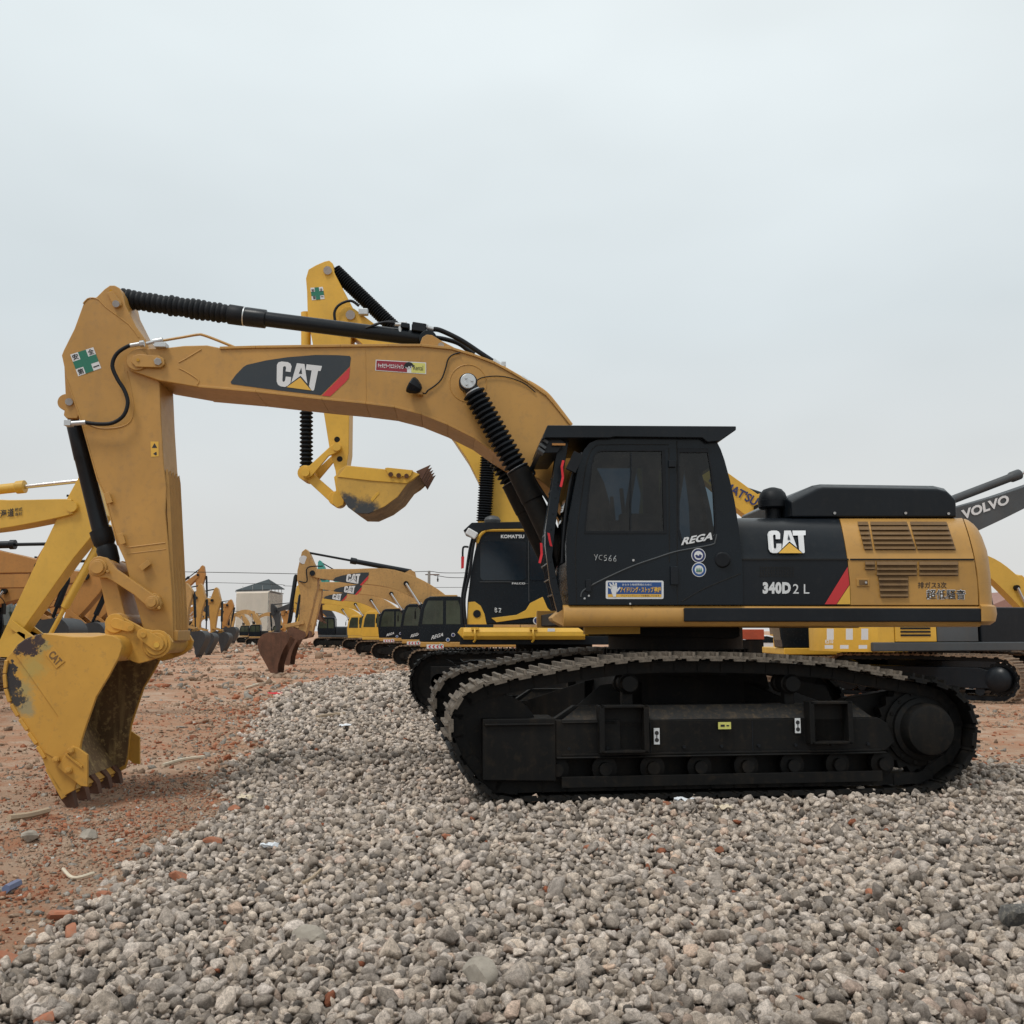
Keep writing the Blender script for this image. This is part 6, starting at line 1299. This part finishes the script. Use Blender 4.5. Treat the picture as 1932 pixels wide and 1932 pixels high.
# bucket
M['kshell'] = paint('bare_worn_steel', (.30, .20, .10), .6, (.07, .05, .04), .7, .3, scale=2); VBk = -.75; so = [(635,898),(640,886),(653.5,878),(725.7,885),(778.5,888.6),(792,895),(781,905),(768,913.5),(750,937.6),(725.7,955.6),(696,969),(673,968.5),(656.5,957),(644.4,938),(635,916.5)]
cen = [(kq(688, 966, VBk), .26, (.035, .04, .045), .5), (kq(656, 950, VBk), .2, (.035, .04, .045), .5)]
M['kside'] = stained('scorched_yellow_paint', (.56, .33, .06), (.22, .14, .06), [((c.x, c.y, c.z), r_, col, s_) for c, r_, col, s_ in cen])
kbk = kp('bucket', MB().prism([ksh(x, y, VBk) for x, y in ((792,895),(768,913.5),(750,937.6),(725.7,955.6),(696,969),(673,968.5),(656.5,957),(644.4,938),(635,916.5),(644,916.5),(651,935),(662,951),(675,961),(695,961),(722,948.5),(744,932),(762,909),(782,894))], VBk, .75), M['kshell'], b=.01)
kp('bucket_side', MB().prism(KP(so, VBk - .02), VBk - .02, VBk + .02), M['kside'], kbk, b=.01); kp('bucket_side', MB().prism(KP(so, VBk - .02), .73, .77), M['kside'], kbk, b=.01)
kp('side_plate', MB().prism(KP([(637, 900), (654, 879), (725, 886), (778, 889.5), (790, 896), (776, 906), (768, 912), (700, 907), (640, 900)], VBk - .04), VBk - .04, VBk - .02), M['kom'], kbk, b=.006)
kp('side_cutter', MB().prism(KP([(726, 883), (731, 882), (779, 887), (775, 897), (768, 902), (760, 898), (752, 903), (744, 899), (737, 901), (733, 896)], VBk - .07), VBk - .07, VBk - .04), M['kom'], kbk, b=.006)
for x_, y_ in ((737, 895), (752, 897), (767, 898)): kp('cutter_bolt', MB().cyl(kq(x_, y_, VBk - .07), kq(x_, y_, VBk - .1), .05, n=8), M['rust'], kbk, b=0)
for v in (-.34, .30): kp('bucket_ear', MB().prism(KP([(630, 900), (640, 890), (660, 905), (650, 935), (648, 952), (636, 958), (627, 950), (627, 935), (634, 925)], v), v, v + .05), M['kom'], kbk, b=.008)
for i in range(5):
    v = -.68 + i * .34; a, b, c = kq(785, 889, v), kq(793, 905, v), kq(812, 876, v); a, b, c = [Vector((p.x, v, p.z)) for p in (kq(785, 889, VBk), kq(795, 905, VBk), kq(812, 876, VBk))]
    w_ = Vector((0, .07, 0)); kp('tooth', MB().loft([[a - w_, a + w_, b + w_, b - w_], [c - w_ * .4, c + w_ * .4, c + w_ * .4 + Vector((-.02, 0, -.03)), c - w_ * .4 + Vector((-.02, 0, -.03))]]), M['rust'], kbk, b=.005)
wsr = MB()
for i in range(8):
    t0 = i / 8; P0 = [(673, 968.5), (696, 969), (725.7, 955.6), (750, 937.6), (768, 913.5)]; 
pe = kp('name_plate', MB().prism(KP([(699, 942), (714, 926), (716, 931), (702, 947)], VBk - .03), VBk - .03, VBk - .02), M['kom'], kbk, b=.004)
# boom cylinders
for v in (-.5, .5):
    A, B, C_ = kq(921, 862, v), kq(913, 985, v), kq(905, 1090, v)
    cy = kp('boom_cylinder', MB().cyl(B, C_, .13, n=18), M['kom'], b=0); kp('rod_boot', MB().lathe(A, B, bellows_profile((B - A).length, .12, .165, 26, .3), 18), M['rubber'], cy, b=0, angle=20)

# ================================================================== buildings, pole, wires, car, container
def wallmat(name, col, sc=1.0): return paint(name, col, .85, (col[0] * .5, col[1] * .5, col[2] * .5), .3, .08, scale=sc)
M['cream'] = paint('cream_wall', (.93, .88, .78), .85, (.5, .44, .35), .1, .03); M['greywall'] = wallmat('grey_plaster', (.27, .27, .26)); M['roofd'] = wallmat('dark_metal_roof', (.05, .065, .07)); M['brickred'] = wallmat('red_brick', (.30, .17, .14), .4)
a, b, c = at_depth(443.6, 1190, 150), at_depth(506, 1190, 147), at_depth(531.5, 1190, 158); d = a + (c - b)
H_ = Vector((b.x, b.y, 0)); HS = thing('house', 'pale cream two storey house with dark gable roof and unfinished grey side', 'house', H_, 0)
zt = at_depth(480, 1116, 148).z; za = at_depth(507, 1094.5, 150).z
def HL(p, z): return Vector((p.x - H_.x, p.y - H_.y, z))
wf = MB().loft([[HL(p, CLAY) for p in (a, b, b + (c - b) * .03, a + (c - b) * .03)], [HL(p, zt) for p in (a, b, b + (c - b) * .03, a + (c - b) * .03)]]); obj('wall', wf, M['cream'], HS)
wf = MB().loft([[HL(p, CLAY) for p in (b, c, c + (a - b) * .03, b + (a - b) * .03)], [HL(p, zt - .1) for p in (b, c, c + (a - b) * .03, b + (a - b) * .03)]]); obj('wall', wf, M['greywall'], HS, label='bare grey side wall')
wf = MB().loft([[HL(p, CLAY) for p in (a, d, c, b)], [HL(p, zt - .2) for p in (a, d, c, b)]]); obj('wall', wf, M['cream'], HS)
obj('ledge', MB().loft([[HL(p, z) for p in (a + (a - b) * .04, b + (b - a) * .02, c + (c - b) * .08, d)] for z in (zt, zt + .14)]), M['greywall'], HS)
rm = MB(); e1, e2 = a + (a - b) * .02, c + (c - b) * .05; ap = (at_depth(507, 1094.5, 149)); bp2 = ap + (c - b) * .9 + Vector((-1, 0, 0))
R0 = [HL(a + (a - b) * .03, zt + .2), HL(ap, za), HL(b + (c - b) * 1.1 + Vector((.1, 0, 0)), zt + .75), HL(b + Vector((.25, 0, 0)), zt + .22)]
rm.add([R0[0], R0[1], R0[3], R0[2], HL(d, zt + .2)], [(0, 1, 4), (1, 2, 4)]); rm.add([p + Vector((0, 0, .10)) for p in (R0[0], R0[1], R0[3], R0[2])] + [R0[0], R0[1], R0[3], R0[2]], [(0, 1, 2), (1, 3, 2), (4, 6, 5), (5, 6, 7), (0, 4, 5, 1), (1, 5, 7, 3), (3, 7, 6, 2), (2, 6, 4, 0)])
rf = obj('roof', rm, M['roofd'], HS, smooth=False)
tm = MB()
for t in (.15, .4, .65, .9): p = b + (c - b) * t; tm.cyl(HL(p, zt), HL(p, zt + 1.0 - .3 * t), .05, n=6)
for t in (.2, .5, .8): p = a + (b - a) * t; tm.cyl(HL(p, zt + .1), HL(p + (ap - b) * .3, zt + .9), .04, n=6)
obj('roof_truss', tm, M['greywall'], rf)
RB = thing('barn', 'reddish brick shed far behind the counterweight at the right edge', 'shed', at_depth(1930, 1190, 90) * 1 - Vector((0, 0, at_depth(1930, 1190, 90).z)), 0)
obj('wall', MB().box((0, 2, 1.6), (8, 6, 3.6)), M['brickred'], RB); obj('roof', MB().prism([(-4.4, 3.4), (0, 5.2), (4.4, 3.4)], -1.3, 5.4), M['brickred'], RB); obj('door', MB().box((-1, -1.05, 1.0), (1.2, .06, 2.2)), M['roofd'], RB)
PO = at_depth(808.5, 1190, 90); pole = thing('utility_pole', 'thin grey utility pole behind the arched booms, wires to both sides', 'utility pole', (PO.x, PO.y, CLAY), 0)
zt_ = at_depth(808, 1077, 90).z - CLAY
obj('shaft', MB().cyl((0, 0, 0), (0, 0, zt_), .19, .12, 12), M['greywall'], pole); obj('crossarm', MB().box((.3, 0, zt_ - .35), (1.3, .09, .09)), M['rust'], pole)
obj('insulator', MB().lathe((.8, 0, zt_ - 1.0), (.8, 0, zt_), [(0, .03), (.05, .09), (.12, .05), (.2, .1), (.3, .05), (.6, .02)], 10), M['dark'], pole)
for lab, pts in (('upper thin wire crossing the sky above the pale house', [(-700, 1062, 85), (356, 1079, 88), (600, 1083, 89), (730, 1081, 90), (808, 1078, 90), (860, 1081, 90), (1100, 1076, 92)]), ('lower faint wire running behind the roof of the pale house', [(-500, 1080, 120), (440, 1100, 120), (560, 1106, 120), (900, 1108, 120), (1200, 1100, 120)]), ('short sagging wire right of the utility pole', [(815, 1084, 90), (830, 1087, 90), (880, 1090, 90), (1100, 1085, 92)])):
    P3 = [at_depth(x, y, Y) for x, y, Y in pts]; o0 = P3[1].copy(); w_ = MB().tube([p - o0 for p in P3], .028, n=5, smooth=6); o = obj('wire', w_, M['dark']); o.location = o0; tag(o, lab, 'wire', 'overhead wires')
# bare tree
btp = at_depth(822, 1190, 105); bt = thing('bare_tree', 'small leafless tree right of the utility pole, beyond the booms', 'tree', (btp.x, btp.y, CLAY), 0)
obj('trunk', MB().cyl((0, 0, 0), (.1, 0, 3.4), .12, .05, 8), M['greywall'], bt); cm = MB(); rt = random.Random(3)
for i in range(46):
    h0 = rt.uniform(1.6, 3.4); a = rt.uniform(0, 6.28); r_ = rt.uniform(.5, 1.3); cm.tube([(.05, 0, h0), (r_ * .5 * math.cos(a), r_ * .5 * math.sin(a), h0 + .8), (r_ * math.cos(a + .3), r_ * math.sin(a + .3), h0 + rt.uniform(1.4, 2.4))], .014, n=4, smooth=2)
obj('crown', cm, M['greywall'], bt)
# white car
cp_ = at_depth(1424, 1190, 56); car = thing('parked_car', 'white hatchback parked beyond the tracks, half hidden by the red container', 'car', (cp_.x, cp_.y, CLAY), 0)
body = [(-2.0, .35), (-2.05, .75), (-1.7, .95), (-1.1, 1.05), (-.5, 1.42), (.5, 1.46), (1.3, 1.3), (1.85, 1.0), (2.0, .9), (2.02, .4), (1.55, .3), (-1.6, .3)]
cbm = obj('body', MB().prism(body, -.85, .85), M['white'], car, .06)
obj('window', MB().prism([(-1.0, 1.05), (-.45, 1.36), (.45, 1.4), (1.15, 1.26), (1.3, 1.03)], -.87, .87), M['glass'], car, .01)
for x in (-1.3, 1.25):
    for v in (-.8, .8): w_ = obj('wheel', MB().disc((x, .32), v - .1, v + .1, .33, 20), M['rubber'], car, .02); obj('rim', MB().disc((x, .32), v - .11, v + .11, .2, 14), M['steel'], w_)
for v in (-.6, .6): obj('headlight', MB().box((-2.0, v, .78), (.1, .3, .14)), M['steel'], car, .02)
sp3 = at_depth(1408, 1190, 50); ct = thing('skip_container', 'red orange steel box container left of the white car, under the foreground machine', 'container', (sp3.x, sp3.y, CLAY), 0)
M['cred'] = paint('red_orange_paint', (.55, .10, .045), .5); obj('box', MB().box((0, 0, 1.52), (1.42, 1.5, .5)), M['cred'], ct, .03); obj('base', MB().box((.1, 0, .62), (1.2, 1.3, 1.25)), M['under'], ct, .03)

# ================================================================== litter and single stones one can point at
def gz(x, y): return float(max(pad_h(np.array([x]), np.array([y]))[0] + (.03 if pad_sd(np.array([x]), np.array([y]))[0] > .1 else -1), clay_h(np.array([x]), np.array([y]))[0]))
VV, FF = lump_variants(3, 10, 8, .012)
def single(name, px, py, size, mat, label, cat, group=None, sq=(1, .7, .5), rz=None, lift=0.0, vi=None, z=None):
    p = on_ground(px, py, -.02 if z is None else z); p.z = gz(p.x, p.y) + size * sq[2] * .3 + lift
    v = VV[random.randrange(10) if vi is None else vi]; mb = MB(); mb.v = [tuple(a * np.array(sq) * size / 2) for a in v]; mb.f = [tuple(f) for f in FF]
    o = obj(name, mb, mat, None, 0, angle=28); o.location = p; o.rotation_euler = (random.uniform(-.2, .2), random.uniform(-.2, .2), random.uniform(0, 6) if rz is None else rz); return tag(o, label, cat, group)
M['brick'] = paint('broken_brick', (.40, .155, .085), .9, (.25, .17, .12), .7, .25, scale=5, bump=.01); M['rock'] = paint('dark_rock', (.10, .095, .09), .9, (.3, .27, .22), .8, .3, scale=6, bump=.02)
BG = 'broken bricks lying at the gravel edge'
for px_, py_, sz, lb_ in ((125, 1702, .17, 'orange broken brick, larger of the two side by side at the lower left gravel edge'), (133, 1745, .15, 'orange broken brick just in front of the largest one by the gravel edge'), (15, 1812, .20, 'long orange brick piece cut by the left picture edge'), (198, 1665, .12, 'brick lump behind the pair, on the soil edge'), (342, 1652, .15, 'pale orange brick lump on the gravel edge below the bucket'), (404, 1588, .15, 'red brick lump lying on grey gravel right of the bucket'), (445, 1522, .13, 'flat orange brick on gravel beside torn white paper'), (846, 1581, .12, 'small dark orange brick on gravel in front of the track'), (1256, 1545 - 28, .10, 'tiny orange brick beside the white paper scrap in front of the track'), (1113, 1602, .11, 'brownish brick bit in the middle of the gravel'), (1358, 1603, .10, 'small orange brick bit below the pale foam lump'), (1640, 1683, .08, 'small peach pebble on the right side of the gravel'), (85, 1920, .10, 'orange chip near the bottom left corner')):
    single('brick', px_, py_, sz, M['brick'], lb_, 'brick', BG, (1, .62, .5))
M['paper'] = flat('white_paper', (.75, .77, .80), .8); M['foam'] = flat('pale_foam', (.66, .56, .42), .8); M['stick_'] = paint('dry_wood', (.42, .32, .22), .9); M['metalblue'] = flat('blue_wrapper', (.14, .18, .30), .3)
def paper(name, px, py, w, h, mat, label, cat, lift=.03, seed=1):
    r_ = random.Random(seed); p = on_ground(px, py, 0); p.z = gz(p.x, p.y) + lift; n = 6; mb = MB(); vs = [((i / n - .5) * w + r_.uniform(-.01, .01), (j / n - .5) * h + r_.uniform(-.01, .01), r_.uniform(0, .035)) for i in range(n + 1) for j in range(n + 1)]
    mb.add(vs, [(i * (n + 1) + j, (i + 1) * (n + 1) + j, (i + 1) * (n + 1) + j + 1, i * (n + 1) + j + 1) for i in range(n) for j in range(n) if not (i in (0, n - 1) and j == 0)])
    mb.add([(x, y, z + .002) for x, y, z in vs], [(i * (n + 1) + j, i * (n + 1) + j + 1, (i + 1) * (n + 1) + j + 1, (i + 1) * (n + 1) + j) for i in range(n) for j in range(n) if not (i in (0, n - 1) and j == 0)])
    o = obj(name, mb, mat, None, 0, smooth=False, recalc=False); o.location = p; o.rotation_euler.z = r_.uniform(-.5, .5); return tag(o, label, cat)
paper('paper_scrap', 1292, 1514, .19, .12, M['paper'], 'crumpled white paper scrap on gravel in front of the track', 'paper', .05, 2)
paper('foam_scrap', 1366, 1529, .13, .10, M['foam'], 'pale tattered foam scrap right of the white paper', 'litter', .05, 5)
paper('paper_scrap', 462, 1507, .14, .10, M['foam'], 'yellowish torn wrapper at the gravel edge right of the bucket', 'litter', .05, 7)
paper('paper_scrap', 507, 1600, .13, .05, M['paper'], 'thin white strip of paper on the gravel, lower middle left', 'paper', .05, 9)
paper('plastic_bag', 540, 1303, .9, .5, M['cloth'], 'red plastic bag far off on the gravel edge', 'bag', .05, 11)
paper('plastic_cup', 652, 1372, .2, .16, M['paper'], 'white cup lying on the gravel left of the tracks', 'cup', .06, 12)
def rod(name, pts, r_, mat, label, cat):
    P3 = [on_ground(x, y, -.03) for x, y in pts]
    for p in P3: p.z = gz(p.x, p.y) + r_ + .01
    o0 = P3[0].copy(); o = obj(name, MB().tube([p - o0 for p in P3], r_, n=6), mat); o.location = o0; return tag(o, label, cat)
M['palewood'] = paint('pale_wood', (.60, .52, .40), .9)
rod('stick_litter', [(500, 1300 + 12), (540, 1298), (580, 1290)], .03, M['stick_'], 'thin brown branch on soil near the red plastic bag', 'branch')
rod('wood_strip', [(463, 1273 + 19), (495, 1284), (520, 1282)], .03, M['palewood'], 'pale wooden strip lying on the soil, far side', 'wood strip')
rod('wood_strip', [(120, 1620), (140, 1631), (178, 1625)], .012, M['palewood'], 'thin pale strip on the soil left of the gravel, near bricks', 'wood strip')
rod('wood_strip', [(572, 1667), (590, 1656), (605, 1642)], .012, M['stick_'], 'short dry twig on the gravel, middle left', 'twig')
rod('dry_stick', [(18, 1528), (55, 1521), (92, 1512)], .03, M['stick_'], 'dry brown stick on the soil left of the bucket teeth', 'branch')
rod('dry_stick', [(598, 1357), (620, 1353), (650, 1350)], .035, M['stick_'], 'dark dry stick across the gravel left of the tracks', 'branch')
rod('pale_strip', [(308, 1431), (345, 1421), (385, 1416)], .022, M['palewood'], 'long pale strip on the soil right of the bucket', 'wood strip')
o = rod('lighter', [(12, 1658), (36, 1646)], .028, M['metalblue'], 'small shiny blue object lying on soil near the left edge', 'litter')
single('rock', 1938, 1738, .24, M['rock'], 'dark jagged rock cut by the right picture edge', 'rock', None, (1.1, .8, .75), .3)
for px_, py_, sz, lb_ in ((60, 1560, .17, 'pale stone on the soil, left of two below the bucket'), (165, 1555, .16, 'pale grey stone on the soil, right of two below the bucket'), (495, 1422, .20, 'tan flat stone on the soil just right of the bucket'), (575, 1768, .17, 'big flat grey stone in the gravel, lower middle left'), (905, 1835, .18, 'big pale stone in the gravel near the bottom centre')): single('stone', px_, py_, sz, smat if 0 else M['rock'] if sz < 0 else paint('pale_stone', (.33, .29, .24), .92, (.18, .15, .12), .6, .2, scale=6, bump=.02), lb_, 'stone', 'larger single stones', (1.1, .8, .55))
